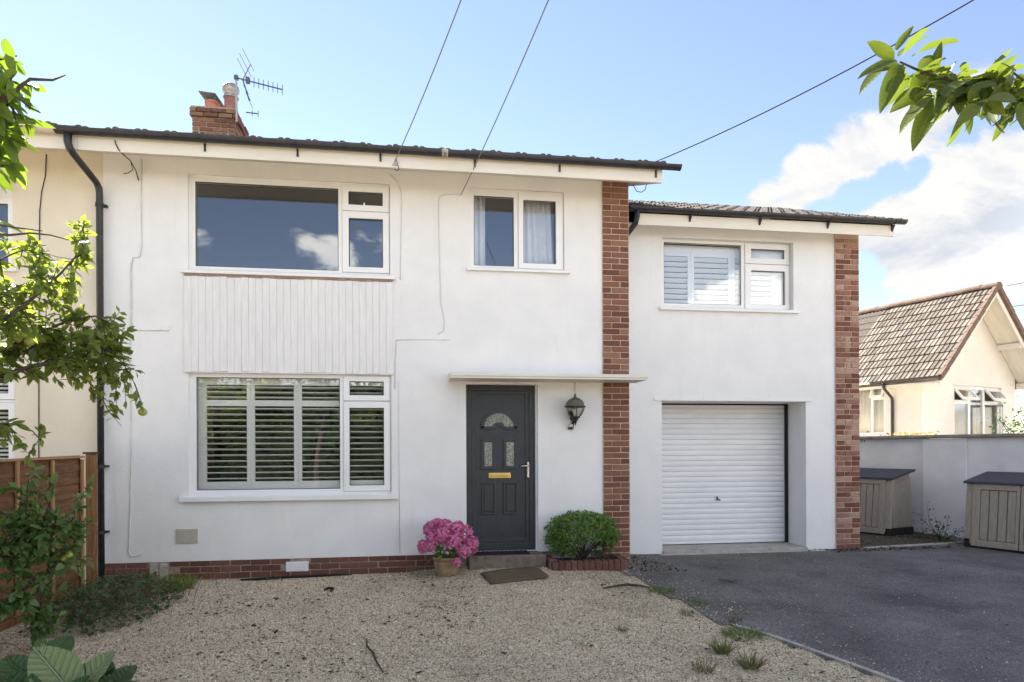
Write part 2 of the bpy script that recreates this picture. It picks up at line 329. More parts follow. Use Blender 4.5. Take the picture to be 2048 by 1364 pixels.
M['leaf_hyd'] = leafmat('hydrangea_leaf', (.10, .19, .035), (.16, .26, .05), (.3, .45, .06), .35)
M['leaf_hedge'] = leafmat('hedge_leaf', (.016, .034, .010), (.035, .06, .016), (.06, .11, .02), .25, rough=.6)
M['grass'] = leafmat('grass_blade', (.05, .11, .025), (.13, .18, .05), (.22, .36, .06), .3)
M['grass_y'] = leafmat('yellow_weed', (.15, .22, .03), (.22, .26, .05), (.3, .4, .05), .3)
M['grass_d'] = leafmat('dry_grass', (.20, .15, .085), (.12, .12, .05), (.25, .2, .09), .25)
M['petal'] = leafmat('pink_petal', (.46, .05, .19), (.74, .32, .48), (.7, .15, .42), .3, rough=.6)
M['flower_o'] = leafmat('orange_petal', (.75, .28, .06), (.80, .55, .12), (.7, .4, .1), .3)

# ------------------------------------------------------------------ helpers: objects
def tag(o, label=None, cat=None, group=None, kind=None):
    if label: o['label'] = label
    if cat: o['category'] = cat
    if group: o['group'] = group
    if kind: o['kind'] = kind
    return o
def empty(name, loc=(0, 0, 0), rz=0.0, **k):
    o = bpy.data.objects.new(name, None); o.empty_display_size = .1
    o.location = loc; o.rotation_euler = (0, 0, rz); COL.objects.link(o)
    return tag(o, **k)
def link(name, mesh, parent=None, loc=None, rot=None, scale=None, mat=None):
    o = bpy.data.objects.new(name, mesh); COL.objects.link(o)
    if parent is not None: o.parent = parent
    if loc is not None: o.location = loc
    if rot is not None: o.rotation_euler = rot
    if scale is not None: o.scale = scale if hasattr(scale, '__len__') else (scale,) * 3
    if mat is not None and not mesh.materials: mesh.materials.append(mat)
    return o

class MB:
    def __init__(s): s.v = []; s.f = []
    def add(s, vs, fs):
        b = len(s.v); s.v += [tuple(p) for p in vs]; s.f += [tuple(i + b for i in q) for q in fs]; return s
    def box(s, x0, x1, y0, y1, z0, z1):
        return s.add([(x0, y0, z0), (x1, y0, z0), (x1, y1, z0), (x0, y1, z0), (x0, y0, z1), (x1, y0, z1), (x1, y1, z1), (x0, y1, z1)],
                     [(0, 3, 2, 1), (4, 5, 6, 7), (0, 1, 5, 4), (1, 2, 6, 5), (2, 3, 7, 6), (3, 0, 4, 7)])
    def prism(s, prof, x0, x1, axis='x'):
        """profile of (a, b) pairs extruded along axis; x: a=y b=z; y: a=x b=z; z: a=x b=y"""
        k = len(prof)
        def P(a, b, t): return (t, a, b) if axis == 'x' else ((a, t, b) if axis == 'y' else (a, b, t))
        vs = [P(a, b, x0) for a, b in prof] + [P(a, b, x1) for a, b in prof]
        fs = [(i, (i + 1) % k, k + (i + 1) % k, k + i) for i in range(k)]
        fs += [tuple(range(k))[::-1], tuple(range(k, 2 * k))]
        return s.add(vs, fs)
    def tube(s, pts, r, seg=6, cap=True):
        pts = [Vector(p) for p in pts]; n = len(pts)
        rs = r if hasattr(r, '__len__') else [r] * n
        up = Vector((.13, .31, .94)); vs = []; fs = []
        for i, p in enumerate(pts):
            t = (pts[min(i + 1, n - 1)] - pts[max(i - 1, 0)]).normalized()
            a = t.cross(up)
            if a.length < 1e-3: a = t.cross(Vector((1, 0, 0)))
            a.normalize(); b = t.cross(a)
            up = b if False else up
            for j in range(seg):
                q = 2 * math.pi * j / seg
                vs.append(p + (a * math.cos(q) + b * math.sin(q)) * rs[i])
        for i in range(n - 1):
            for j in range(seg):
                k = (j + 1) % seg
                fs.append((i * seg + j, i * seg + k, (i + 1) * seg + k, (i + 1) * seg + j))
        if cap: fs += [tuple(range(seg))[::-1], tuple(range((n - 1) * seg, n * seg))]
        return s.add(vs, fs)
    def lathe(s, prof, c=(0, 0, 0), seg=20):
        """prof: (radius, z) list turned round z"""
        vs = []; fs = []; n = len(prof)
        for r, z in prof:
            for j in range(seg):
                q = 2 * math.pi * j / seg
                vs.append((c[0] + r * math.cos(q), c[1] + r * math.sin(q), c[2] + z))
        for i in range(n - 1):
            for j in range(seg):
                k = (j + 1) % seg
                fs.append((i * seg + j, i * seg + k, (i + 1) * seg + k, (i + 1) * seg + j))
        return s.add(vs, fs)
    def ring(s, o, g, y0, y1):
        """picture-frame: outer rect o, hole g (x0,x1,z0,z1), from y0 (front) to y1 (back)"""
        a = [(o[0], o[2]), (o[1], o[2]), (o[1], o[3]), (o[0], o[3])]; b = [(g[0], g[2]), (g[1], g[2]), (g[1], g[3]), (g[0], g[3])]
        vs = [(x, y0, z) for x, z in a] + [(x, y0, z) for x, z in b] + [(x, y1, z) for x, z in a] + [(x, y1, z) for x, z in b]
        fs = []
        for i in range(4):
            k = (i + 1) % 4
            fs += [(i, k, 4 + k, 4 + i), (8 + k, 8 + i, 12 + i, 12 + k), (8 + i, 8 + k, k, i), (4 + i, 4 + k, 12 + k, 12 + i)]
        return s.add(vs, fs)
    def mesh(s, name, smooth=False):
        me = bpy.data.meshes.new(name); me.from_pydata(s.v, [], s.f); me.update()
        bm = bmesh.new(); bm.from_mesh(me); bmesh.ops.recalc_face_normals(bm, faces=bm.faces); bm.to_mesh(me); bm.free()
        if smooth: me.polygons.foreach_set('use_smooth', [True] * len(me.polygons))
        return me
    def build(s, name, mat, parent=None, smooth=False, bevel=0.0, loc=None):
        o = link(name, s.mesh(name, smooth), parent, loc=loc, mat=mat)
        if bevel:
            b = o.modifiers.new('bevel', 'BEVEL'); b.width = bevel; b.segments = 2; b.limit_method = 'ANGLE'; b.angle_limit = rad(40)
        return o

_cb = {}
def cbox(sx, sy, sz, ch, mat, name):
    """chamfered box mesh, shared between alike pieces"""
    k = (round(sx, 3), round(sy, 3), round(sz, 3), ch, mat.name)
    if k not in _cb:
        bm = bmesh.new(); bmesh.ops.create_cube(bm, size=1)
        for v in bm.verts: v.co.x *= sx; v.co.y *= sy; v.co.z *= sz
        if ch: bmesh.ops.bevel(bm, geom=list(bm.edges), offset=ch, segments=1, affect='EDGES')
        me = bpy.data.meshes.new(name); bm.to_mesh(me); bm.free(); me.materials.append(mat); _cb[k] = me
    return _cb[k]

def holed_wall(x0, x1, z0, z1, holes, y0, y1, topz=None):
    """wall from y0 (front) to y1 with rectangular through holes (x0,x1,z0,z1)"""
    xs = sorted({x0, x1, *[h[0] for h in holes], *[h[1] for h in holes]}); zs = sorted({z0, z1, *[h[2] for h in holes], *[h[3] for h in holes]})
    b = MB()
    def ins(x, z): return any(h[0] < x < h[1] and h[2] < z < h[3] for h in holes)
    for i in range(len(xs) - 1):
        for j in range(len(zs) - 1):
            if ins((xs[i] + xs[i + 1]) / 2, (zs[j] + zs[j + 1]) / 2): continue
            for y in (y0, y1):
                b.add([(xs[i], y, zs[j]), (xs[i + 1], y, zs[j]), (xs[i + 1], y, zs[j + 1]), (xs[i], y, zs[j + 1])], [(0, 1, 2, 3)])
    for r in [(x0, x1, z0, z1)] + list(holes):
        for (xa, za, xb, zb) in ((r[0], r[2], r[1], r[2]), (r[1], r[2], r[1], r[3]), (r[1], r[3], r[0], r[3]), (r[0], r[3], r[0], r[2])):
            b.add([(xa, y0, za), (xb, y0, zb), (xb, y1, zb), (xa, y1, za)], [(0, 1, 2, 3)])
    me = bpy.data.meshes.new('wall'); bm = bmesh.new()
    vv = [bm.verts.new(p) for p in b.v]
    for f in b.f: bm.faces.new([vv[i] for i in f])
    bmesh.ops.remove_doubles(bm, verts=bm.verts, dist=1e-5); bmesh.ops.recalc_face_normals(bm, faces=bm.faces)
    bm.to_mesh(me); bm.free(); return me

def stuff_mesh(name, P, R, Sz, proto, mat, parent=None, kind='stuff', rnd=None, smooth=False):
    """many copies of a small proto (verts, tris) joined in one mesh; P Nx3, R Nx3x3, Sz N or Nx3"""
    V, F = np.array(proto[0], float), np.array(proto[1], int); n = len(P)
    Sz = np.asarray(Sz, float); Sz = Sz[:, None] if Sz.ndim == 1 else Sz
    W = (np.einsum('nij,nkj->nki', R, V[None] * Sz[:, None, :]) + np.asarray(P)[:, None, :]).reshape(-1, 3)
    T = (F[None] + (np.arange(n) * len(V))[:, None, None]).reshape(-1, F.shape[1])
    me = bpy.data.meshes.new(name); me.vertices.add(len(W)); me.vertices.foreach_set('co', W.ravel())
    me.loops.add(T.size); me.loops.foreach_set('vertex_index', T.ravel().astype(np.int32))
    me.polygons.add(len(T)); me.polygons.foreach_set('loop_start', (np.arange(len(T)) * F.shape[1]).astype(np.int32))
    try: me.polygons.foreach_set('loop_total', np.full(len(T), F.shape[1], np.int32))
    except Exception: pass
    if smooth: me.polygons.foreach_set('use_smooth', np.ones(len(T), bool))
    me.update(calc_edges=True)
    a = me.attributes.new('rnd', 'FLOAT', 'POINT')
    if rnd is None: rnd = rng.random(n)
    a.data.foreach_set('value', np.repeat(rnd, len(V)).astype(np.float32))
    o = link(name, me, parent, mat=mat)
    if kind: o['kind'] = kind
    return o

def leaf_proto(w=.5, curl=.15, fold=.12, nseg=7):
    """leaf of length 1 along +x, normal +z, rounded outline with a pointed tip, as triangles"""
    V = []; F = []
    for i in range(nseg + 1):
        t = i / nseg; q = max(.02, math.sin(math.pi * min(.995, .04 + .955 * t) ** .82) ** .72)
        h = w * .5 * q; zc = -curl * t ** 1.7 + .012 * math.sin(t * 9)
        V += [(t, -h, zc + fold * h), (t, 0, zc), (t, h, zc + fold * h * .9)]
    for i in range(nseg):
        a = i * 3
        F += [(a, a + 3, a + 4), (a, a + 4, a + 1), (a + 1, a + 4, a + 5), (a + 1, a + 5, a + 2)]
    return V, F
LEAF_LOW = ([(0, 0, 0), (.5, -.27, .03), (1, 0, -.12), (.5, .27, .03), (.5, 0, -.03)], [(0, 1, 4), (1, 2, 4), (0, 4, 3), (4, 2, 3)])
STONE = ([(1, 0, 0), (-1, 0, 0), (0, 1, 0), (0, -1, 0), (0, 0, .8), (0, 0, -.8)], [(0, 2, 4), (2, 1, 4), (1, 3, 4), (3, 0, 4), (2, 0, 5), (1, 2, 5), (3, 1, 5), (0, 3, 5)])
def basis(dirs, nrm):
    """rotation matrices whose x axis is dirs and z axis close to nrm"""
    x = dirs / np.linalg.norm(dirs, axis=1, keepdims=True)
    y = np.cross(nrm, x); y /= np.maximum(np.linalg.norm(y, axis=1, keepdims=True), 1e-6)
    z = np.cross(x, y); return np.stack([x, y, z], axis=2)
def unit(n): v = rng.normal(size=(n, 3)); return v / np.linalg.norm(v, axis=1, keepdims=True)
def rand_rot(n): return basis(unit(n), unit(n))

def foliage(root, P, R, Sz, protos, mat, name='leaf', limit=300, origin=(0, 0, 0), low=LEAF_LOW):
    """the leaves that show largest become objects of their own, the rest one joined part"""
    P = np.asarray(P, float); Sz = np.asarray(Sz, float); org = np.array(origin)
    u, v, z = proj(P)
    vis = (z > .2) & (u > -60) & (u < 2108) & (v > -60) & (v < 1424)
    key = np.where(vis, Sz / np.maximum(z, .2), 0); order = np.argsort(-key)
    sel = [i for i in order[:limit] if key[i] > 0]
    meshes = []
    for k, pr in enumerate(protos):
        me = bpy.data.meshes.new(name); me.from_pydata([tuple(q) for q in pr[0]], [], pr[1]); me.materials.append(mat)
        me.polygons.foreach_set('use_smooth', [True] * len(me.polygons)); meshes.append(me)
    for i in sel:
        o = bpy.data.objects.new(name, meshes[i % len(meshes)])
        mt = Matrix(((*R[i][0], 0), (*R[i][1], 0), (*R[i][2], 0), (0, 0, 0, 1)))
        COL.objects.link(o); o.parent = root
        o.matrix_local = Matrix.Translation(Vector(P[i] - org)) @ mt.to_4x4() @ Matrix.Diagonal((Sz[i], Sz[i], Sz[i], 1))
    rest = np.setdiff1d(np.arange(len(P)), sel)
    if len(rest): stuff_mesh('foliage', P[rest] - org, R[rest], Sz[rest], low, mat, root)

# ------------------------------------------------------------------ ground heights
GX = [-40, -6, -3.5, -.1, .5, .9, 1.5, 2.5, 3.2, 40]; GZ = [-.02, -.02, .0, .03, .08, .1, .1, .065, .045, .05]
def gz(x, y): return np.interp(x, GX, GZ) - .03 * np.clip(-np.asarray(y), 0, 8)
KERB = [(2.45, -.62), (2.51, -1.07), (2.545, -1.58), (2.65, -2.6), (2.88, -3.0), (3.05, -3.49), (3.14, -3.77), (3.22, -4.02), (3.5, -5.2), (3.8, -7), (4.1, -12)]
KY = np.array([-q[1] for q in KERB]); KX = np.array([q[0] for q in KERB])
def kerbx(y): return np.interp(-np.asarray(y), KY, KX)

def sheet(name, xs, ys, hf, mat, keep=None):
    nx, ny = len(xs), len(ys); X, Y = np.meshgrid(xs, ys); Z = hf(X, Y)
    V = np.stack([X, Y, Z], -1).reshape(-1, 3); F = []
    for j in range(ny - 1):
        for i in range(nx - 1):
            if keep is None or keep((xs[i] + xs[i + 1]) / 2, (ys[j] + ys[j + 1]) / 2):
                a = j * nx + i; F.append((a, a + 1, a + nx + 1, a + nx))
    me = bpy.data.meshes.new(name); me.from_pydata([tuple(p) for p in V], [], F); me.update()
    me.polygons.foreach_set('use_smooth', [True] * len(F))
    o = link(name, me, mat=mat); o['kind'] = 'structure'; return o

# ================================================================== GROUND
def gravel_mat():
    mt = bpy.data.materials.new('gravel'); mt.use_nodes = True
    t = mt.node_tree; bs = t.nodes['Principled BSDF']; bs.inputs['Roughness'].default_value = .95; bs.inputs['Specular IOR Level'].default_value = .15
    n = t.nodes.new; l = t.links.new
    tcn = n('ShaderNodeTexCoord')
    vo = n('ShaderNodeTexVoronoi'); vo.inputs['Scale'].default_value = 85; l(tcn.outputs['Object'], vo.inputs['Vector'])
    sp = n('ShaderNodeSeparateColor'); l(vo.outputs['Color'], sp.inputs[0])
    r = n('ShaderNodeValToRGB'); l(sp.outputs[0], r.inputs[0]); e = r.color_ramp.elements
    for c in ((.09, .068, .048), (.30, .24, .175), (.40, .325, .245), (.52, .45, .36)): pass
    e[0].color = (.17, .132, .086, 1); e[1].color = (.74, .635, .49, 1); a = e.new(.25); a.color = (.42, .338, .235, 1); a = e.new(.65); a.color = (.58, .48, .35, 1)
    q = n('ShaderNodeTexNoise'); q.inputs['Scale'].default_value = 1.1; q.inputs['Detail'].default_value = 9; q.inputs['Roughness'].default_value = .7
    l(tcn.outputs['Object'], q.inputs['Vector'])
    mr = n('ShaderNodeMapRange'); mr.interpolation_type = 'SMOOTHSTEP'; l(q.outputs['Fac'], mr.inputs[0]); mr.inputs[1].default_value = .54; mr.inputs[2].default_value = .76; mr.inputs[4].default_value = .6
    mxn = n('ShaderNodeMix'); mxn.data_type = 'RGBA'; l(mr.outputs[0], mxn.inputs['Factor']); l(r.outputs[0], mxn.inputs['A']); mxn.inputs['B'].default_value = (.085, .07, .048, 1)
    l(mxn.outputs['Result'], bs.inputs['Base Color'])
    b = n('ShaderNodeBump'); b.inputs['Strength'].default_value = .9; b.inputs['Distance'].default_value = .008; l(vo.outputs['Distance'], b.inputs['Height']); b.invert = True
    l(b.outputs[0], bs.inputs['Normal']); return mt
def asphalt_mat():
    mt = bpy.data.materials.new('asphalt'); mt.use_nodes = True
    t = mt.node_tree; bs = t.nodes['Principled BSDF']; bs.inputs['Roughness'].default_value = .85; bs.inputs['Specular IOR Level'].default_value = .25
    n = t.nodes.new; l = t.links.new
    tcn = n('ShaderNodeTexCoord')
    def nz(s, d, ro=.6):
        q = n('ShaderNodeTexNoise'); q.inputs['Scale'].default_value = s; q.inputs['Detail'].default_value = d; q.inputs['Roughness'].default_value = ro
        l(tcn.outputs['Object'], q.inputs['Vector']); return q.outputs['Fac']
    def ramp(f, st):
        r = n('ShaderNodeValToRGB'); l(f, r.inputs[0]); e = r.color_ramp.elements
        while len(e) < len(st): e.new(.5)
        for i, (p, c) in enumerate(st): e[i].position = p; e[i].color = (*c, 1)
        return r.outputs[0]
    base = ramp(nz(1.3, 8, .62), [(.28, (.068, .063, .062)), (.45, (.110, .104, .103)), (.60, (.138, .131, .130)), (.75, (.185, .176, .172))])
    fine = ramp(nz(110, 4, .75), [(.34, (.45, .45, .45)), (.5, (1, 1, 1)), (.62, (1.5, 1.48, 1.45)), (.74, (2.2, 2.1, 2.0))])
    mu = n('ShaderNodeMix'); mu.data_type = 'RGBA'; mu.blend_type = 'MULTIPLY'; mu.inputs['Factor'].default_value = 1; l(base, mu.inputs['A']); l(fine, mu.inputs['B'])
    mid = ramp(nz(34, 5, .8), [(.32, (.62, .62, .62)), (.5, (1, 1, 1)), (.68, (1.45, 1.42, 1.38))])
    mu2 = n('ShaderNodeMix'); mu2.data_type = 'RGBA'; mu2.blend_type = 'MULTIPLY'; mu2.inputs['Factor'].default_value = 1; l(mu.outputs['Result'], mu2.inputs['A']); l(mid, mu2.inputs['B']); mu = mu2
    # oil stain and pale scuff beside the gravel, shapes of their own
    def spot(c, r0, r1, col, prev, amt):
        d = n('ShaderNodeVectorMath'); d.operation = 'DISTANCE'; 
        ns_ = n('ShaderNodeTexNoise'); ns_.inputs['Scale'].default_value = 6; ns_.inputs['Detail'].default_value = 6; l(tcn.outputs['Object'], ns_.inputs['Vector'])
        va = n('ShaderNodeVectorMath'); va.operation = 'MULTIPLY_ADD'; l(ns_.outputs['Color'], va.inputs[0]); va.inputs[1].default_value = (.5, .5, 0); l(tcn.outputs['Object'], va.inputs[2])
        l(va.outputs[0], d.inputs[0]); d.inputs[1].default_value = (c[0] + .25, c[1] + .25, c[2])
        mr = n('ShaderNodeMapRange'); mr.interpolation_type = 'SMOOTHSTEP'; l(d.outputs['Value'], mr.inputs[0])
        mr.inputs[1].default_value = r1; mr.inputs[2].default_value = r0; mr.inputs[4].default_value = amt
        m2 = n('ShaderNodeMix'); m2.data_type = 'RGBA'; l(mr.outputs[0], m2.inputs['Factor']); l(prev, m2.inputs['A']); m2.inputs['B'].default_value = (*col, 1)
        return m2.outputs['Result']
    c = spot((3.25, -1.75, 0), .1, .45, (.17, .165, .16), mu.outputs['Result'], .6)
    c = spot((3.45, -1.12, 0), .04, .2, (.018, .017, .017), c, .85)
    c = spot((4.9, -2.2, 0), .1, .5, (.04, .04, .043), c, .55)
    l(c, bs.inputs['Base Color'])
    b = n('ShaderNodeBump'); b.inputs['Strength'].default_value = .7; b.inputs['Distance'].default_value = .006; l(nz(140, 4), b.inputs['Height']); l(b.outputs[0], bs.inputs['Normal'])
    return mt
M['gravel'] = gravel_mat(); M['asphalt'] = asphalt_mat()
fx = list(np.arange(-4.0, 4.21, .1)); fy = list(np.arange(-6, .81, .1))
def wav(X, Y): return .012 * (np.sin(X * 3.1 + 1.3 * np.sin(Y * 2.2)) * np.sin(Y * 2.7 + .8) + .6 * np.sin(X * 7.3 + Y * 4.1) * np.sin(Y * 6.1 - X))
def hg(X, Y):
    near = (np.clip((kerbx(Y) - .1 - X) / .4, 0, 1)) * np.clip((-.05 - Y) / .3, 0, 1) * np.clip((Y + 9) / 2, 0, 1)
    return gz(X, Y) + wav(X, Y) * near
ground = sheet('ground', [-600, -150, -40, -15, -8, -5.5] + fx + [5, 7, 10, 15, 40, 150, 600],
               [-600, -150, -60, -25, -14, -10, -8, -7] + fy + [3, 8, 20, 60, 150, 600], hg, M['gravel'])
drv = sheet('driveway', list(np.arange(2.3, 9.4, .1)), list(np.arange(-12, 3.01, .15)), lambda X, Y: gz(np.maximum(X, kerbx(Y)), Y) + .012, M['asphalt'],
            keep=lambda x, y: x > kerbx(y) - .02 and not (x < 2.74 and y > -.02) and not (x < 6.4 and y > .72))
b = MB()   # concrete kerb edging along the driveway
ks = [(float(kerbx(y)), y) for y in np.arange(-2.75, -12, -.3)]
for (xa, ya), (xb, yb) in zip(ks[:-1], ks[1:]):
    za, zb = float(gz(xa, ya)), float(gz(xb, yb)); wv = .022
    b.add([(xa - wv, ya, za - .1), (xa + wv, ya, za - .1), (xb + wv, yb, zb - .1), (xb - wv, yb, zb - .1),
           (xa - wv, ya, za + .019), (xa + wv, ya, za + .019), (xb + wv, yb, zb + .019), (xb - wv, yb, zb + .019)],
          [(4, 5, 6, 7), (0, 1, 5, 4), (1, 2, 6, 5), (2, 3, 7, 6), (3, 0, 4, 7), (0, 3, 2, 1)])
tag(b.build('kerb', M['concrete_l']), kind='structure')
b = MB(); b.add([(6.40, .56, .03), (6.40, .64, .03), (8.3, .90, .03), (8.3, .82, .03), (6.40, .56, .075), (6.40, .64, .075), (8.3, .90, .075), (8.3, .82, .075)],
                [(4, 5, 6, 7), (0, 1, 5, 4), (1, 2, 6, 5), (2, 3, 7, 6), (3, 0, 4, 7)])
tag(b.build('kerb', M['concrete_l']), kind='structure')
b = MB(); b.add([(6.42, .66, .066), (8.25, .92, .066), (8.6, 1.9, .066), (8.3, 3.2, .066), (6.42, 3.2, .066)], [(0, 1, 2, 3, 4)])
tag(b.build('soil_strip', M['soil']), kind='structure')

# loose gravel, pale chips on the tarmac, dark litter in the gravel
def scatter(n, xr, yr, cond):
    P = np.empty((0, 2))
    while len(P) < n:
        q = np.stack([rng.uniform(*xr, n), rng.uniform(*yr, n)], 1); P = np.vstack([P, q[cond(q[:, 0], q[:, 1])]])
    return P[:n]
gcond = lambda x, y: (x < kerbx(y) + .06 * rng.normal(size=len(x)) - .02) & ~((x > .6) & (x < 1.6) & (y > -.27)) & ~((x > 1.55) & (x < 2.5) & (y > -.47)) & ~((x > 2.3) & (y > -.04))
gp = scatter(125000, (-3.5, 4.0), (-5.0, .0), gcond)
sz = rng.lognormal(math.log(.0056), .35, len(gp))[:, None] * rng.uniform(.6, 1.25, (len(gp), 3))
P = np.column_stack([gp, hg(gp[:, 0], gp[:, 1]) + sz[:, 2] * .25])
gc = [(.155, .118, .076), (.37, .30, .205), (.49, .405, .288), (.59, .495, .358), (.71, .615, .47), (.83, .755, .615)]
o = stuff_mesh('gravel_stones', P, rand_rot(len(P)), sz, STONE, stuffmat('gravel_stone', gc, .9, ((.15, .12, .078), .62, .46, .70, .62)))
gp = scatter(3000, (2.3, 5.6), (-5.2, .45), lambda x, y: (x > kerbx(y) - .05) & (rng.random(len(x)) < np.exp(-((x - kerbx(y)) / (.10 + .12 * (np.sin(y * 2.3) + 1))))  + .05 * (y < -2.6) * (x < 4.6) + .012))
sz = rng.lognormal(math.log(.0046), .38, len(gp))[:, None] * rng.uniform(.6, 1.2, (len(gp), 3))
P = np.column_stack([gp, gz(np.maximum(gp[:, 0], kerbx(gp[:, 1])), gp[:, 1]) + .012 + sz[:, 2] * .4])
stuff_mesh('stone_chips', P, rand_rot(len(P)), sz, STONE, stuffmat('chips', gc[:5], .9))
gp = scatter(2000, (-3.4, 3.2), (-5.0, -.05), lambda x, y: gcond(x, y) & (rng.random(len(x)) < (.25 + .75 * (x < .6)) * (.15 + .85 * (np.sin(x * 2.3 + 1.7 * np.sin(y * 1.9)) * np.sin(y * 2.6 + x) > .1))))
sz = rng.lognormal(math.log(.0075), .55, len(gp))[:, None] * np.array([1.4, .7, .3])
P = np.column_stack([gp, hg(gp[:, 0], gp[:, 1]) + .010])
R = basis(np.column_stack([rng.normal(size=(len(gp), 2)), rng.normal(size=len(gp)) * .15]), np.array([[0, 0, 1.0]]) + .3 * unit(len(gp)))
stuff_mesh('leaf_litter', P, R, sz, STONE, stuffmat('litter', [(.02, .018, .014), (.06, .045, .03), (.035, .035, .02)], .95))
gp = scatter(14000, (2.4, 7.0), (-5.2, .6), lambda x, y: (x > kerbx(y) + .02) & (rng.random(len(x)) < .35 + .65 * np.exp((-y - 5) / 2.5)))
sz = rng.lognormal(math.log(.0042), .4, len(gp))[:, None] * rng.uniform(.6, 1.2, (len(gp), 3))
P = np.column_stack([gp, gz(np.maximum(gp[:, 0], kerbx(gp[:, 1])), gp[:, 1]) + .0125])
stuff_mesh('tarmac_aggregate', P, rand_rot(len(P)), sz, STONE, stuffmat('aggregate', [(.05, .047, .046), (.12, .112, .108), (.19, .18, .17), (.30, .28, .26)], .9))
# rubble of soil and moss where tarmac meets the wing and the strip
gp = np.vstack([scatter(500, (5.4, 8.2), (.35, .62), lambda x, y: rng.random(len(x)) < .2 + .8 * ((x > 5.9) & (x < 7.4))), scatter(260, (2.5, 3.4), (-.55, .62), lambda x, y: (x + y * .3) < 3.1), scatter(420, (6.5, 8.2), (.9, 1.9), lambda x, y: x > 0)])
sz = rng.lognormal(math.log(.012), .5, len(gp))[:, None] * rng.uniform(.5, 1.2, (len(gp), 3))
P = np.column_stack([gp, gz(gp[:, 0], gp[:, 1]) + .016])
stuff_mesh('soil_crumbs', P, rand_rot(len(P)), sz, STONE, stuffmat('crumbs', [(.02, .017, .014), (.05, .04, .03), (.10, .085, .065), (.22, .19, .15)], .95))

# ================================================================== HOUSE
house = empty('semi_detached_house', (-.4, 0, 0), label='white rendered two storey house with grey front door and shuttered ground floor window', cat='house')
HO = np.array([-.4, 0, 0])
class HB(MB):
    """mesh builder in world metres for children of an unrotated thing standing at org"""
    def __init__(s, org): super().__init__(); s.org = org
    def build(s, name, mat, parent=None, **k):
        s.v = [(x - s.org[0], y - s.org[1], z - s.org[2]) for x, y, z in s.v]
        return super().build(name, mat, parent, **k)
def H(): return HB(HO)
def hl(p): return (p[0] - HO[0], p[1] - HO[1], p[2] - HO[2])

W1 = (-2.585, -.287, 3.600, 4.712); W2 = (-2.585, -.279, .985, 2.410); W3 = (.684, 1.858, 3.740, 4.728); DR = (.619, 1.512, .235, 2.312)
me = holed_wall(-3.489, 2.345, .25, 4.95, [W1, W2, W3, DR], 0, .12)
me.transform(Matrix.Translation(-Vector(HO))); link('wall', me, house, mat=M['render'])
b = H(); b.box(-3.489, 2.345, .121, .24, -.2, .235); b.box(2.56, 2.69, .02, 7, -.2, 4.9); b.box(-3.489, 2.69, 7, 7.2, -.2, 4.9)
b.add([(2.69, -.1, 4.9), (2.69, 7.2, 4.9), (2.69, 3.55, 6.25), (2.56, -.1, 4.9), (2.56, 7.2, 4.9), (2.56, 3.55, 6.25)], [(0, 1, 2), (5, 4, 3), (0, 2, 5, 3), (1, 4, 5, 2)])
b.box(2.345, 2.56, .10, .12, -.2, 4.9)
b.build('rear_wall', M['render'], house)
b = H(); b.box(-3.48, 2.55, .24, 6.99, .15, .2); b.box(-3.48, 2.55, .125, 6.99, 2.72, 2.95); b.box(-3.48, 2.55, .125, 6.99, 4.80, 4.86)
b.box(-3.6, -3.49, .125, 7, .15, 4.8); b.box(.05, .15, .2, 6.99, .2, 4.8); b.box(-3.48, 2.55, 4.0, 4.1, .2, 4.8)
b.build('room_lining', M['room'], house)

# bricks: pier beside the garage wing, plinth under the render
def brick_courses(parent, x0, x1, z0, z1, y, mat, pat, ch=.0745, jt=.012, depth=.06, jit=.0035, org=HO, name='brick', limit=999, skip=None):
    """pat(row) -> list of (x, width) measured from x0; returns how many"""
    rows = int(round((z1 - z0) / ch)); n = 0
    for r in range(rows):
        zc = z0 + (r + .5) * ch
        for bx, bw in pat(r):
            xc = x0 + bx + bw / 2
            if skip and skip(xc, zc): continue
            me = cbox(bw - jt, depth, ch - jt, .004, mat, name)
            link(name, me, parent, (xc - org[0] + random.gauss(0, .002), y + depth / 2 + random.uniform(-jit, jit) - org[1], zc - org[2]),
                 (random.gauss(0, .006), random.gauss(0, .006), random.gauss(0, .012))); n += 1
    return n
b = H(); b.box(2.345, 2.69, -.015, .11, -.1, 4.92)
pier = b.build('brick_pier', M['mortar'], house)
def pat1(r): return [(0.0, .117), (.117, .228)] if r % 2 == 0 else [(0.0, .228), (.228, .117)]
brick_courses(pier, 2.345, 2.69, .05, 4.89, -.025, M['brick'], pat1)
b = H(); b.box(-3.489, .30, .013, .12, -.15, .249)
plinth = b.build('plinth', M['mortar_d'], house)
def patp(r):
    s = -.11 if r % 2 else 0.0; out = []; x = s
    while x < 3.72:
        a = max(x, 0); e = min(x + .225, 3.72)
        if e - a > .03: out.append((a, e - a))
        x += .225
    return out
brick_courses(plinth, -3.485, .26, .022, .246, .004, M['brick3'], patp, skip=lambda x, z: (-3.03 < x < -2.80) or (-1.53 < x < -1.24 and .07 < z < .21))
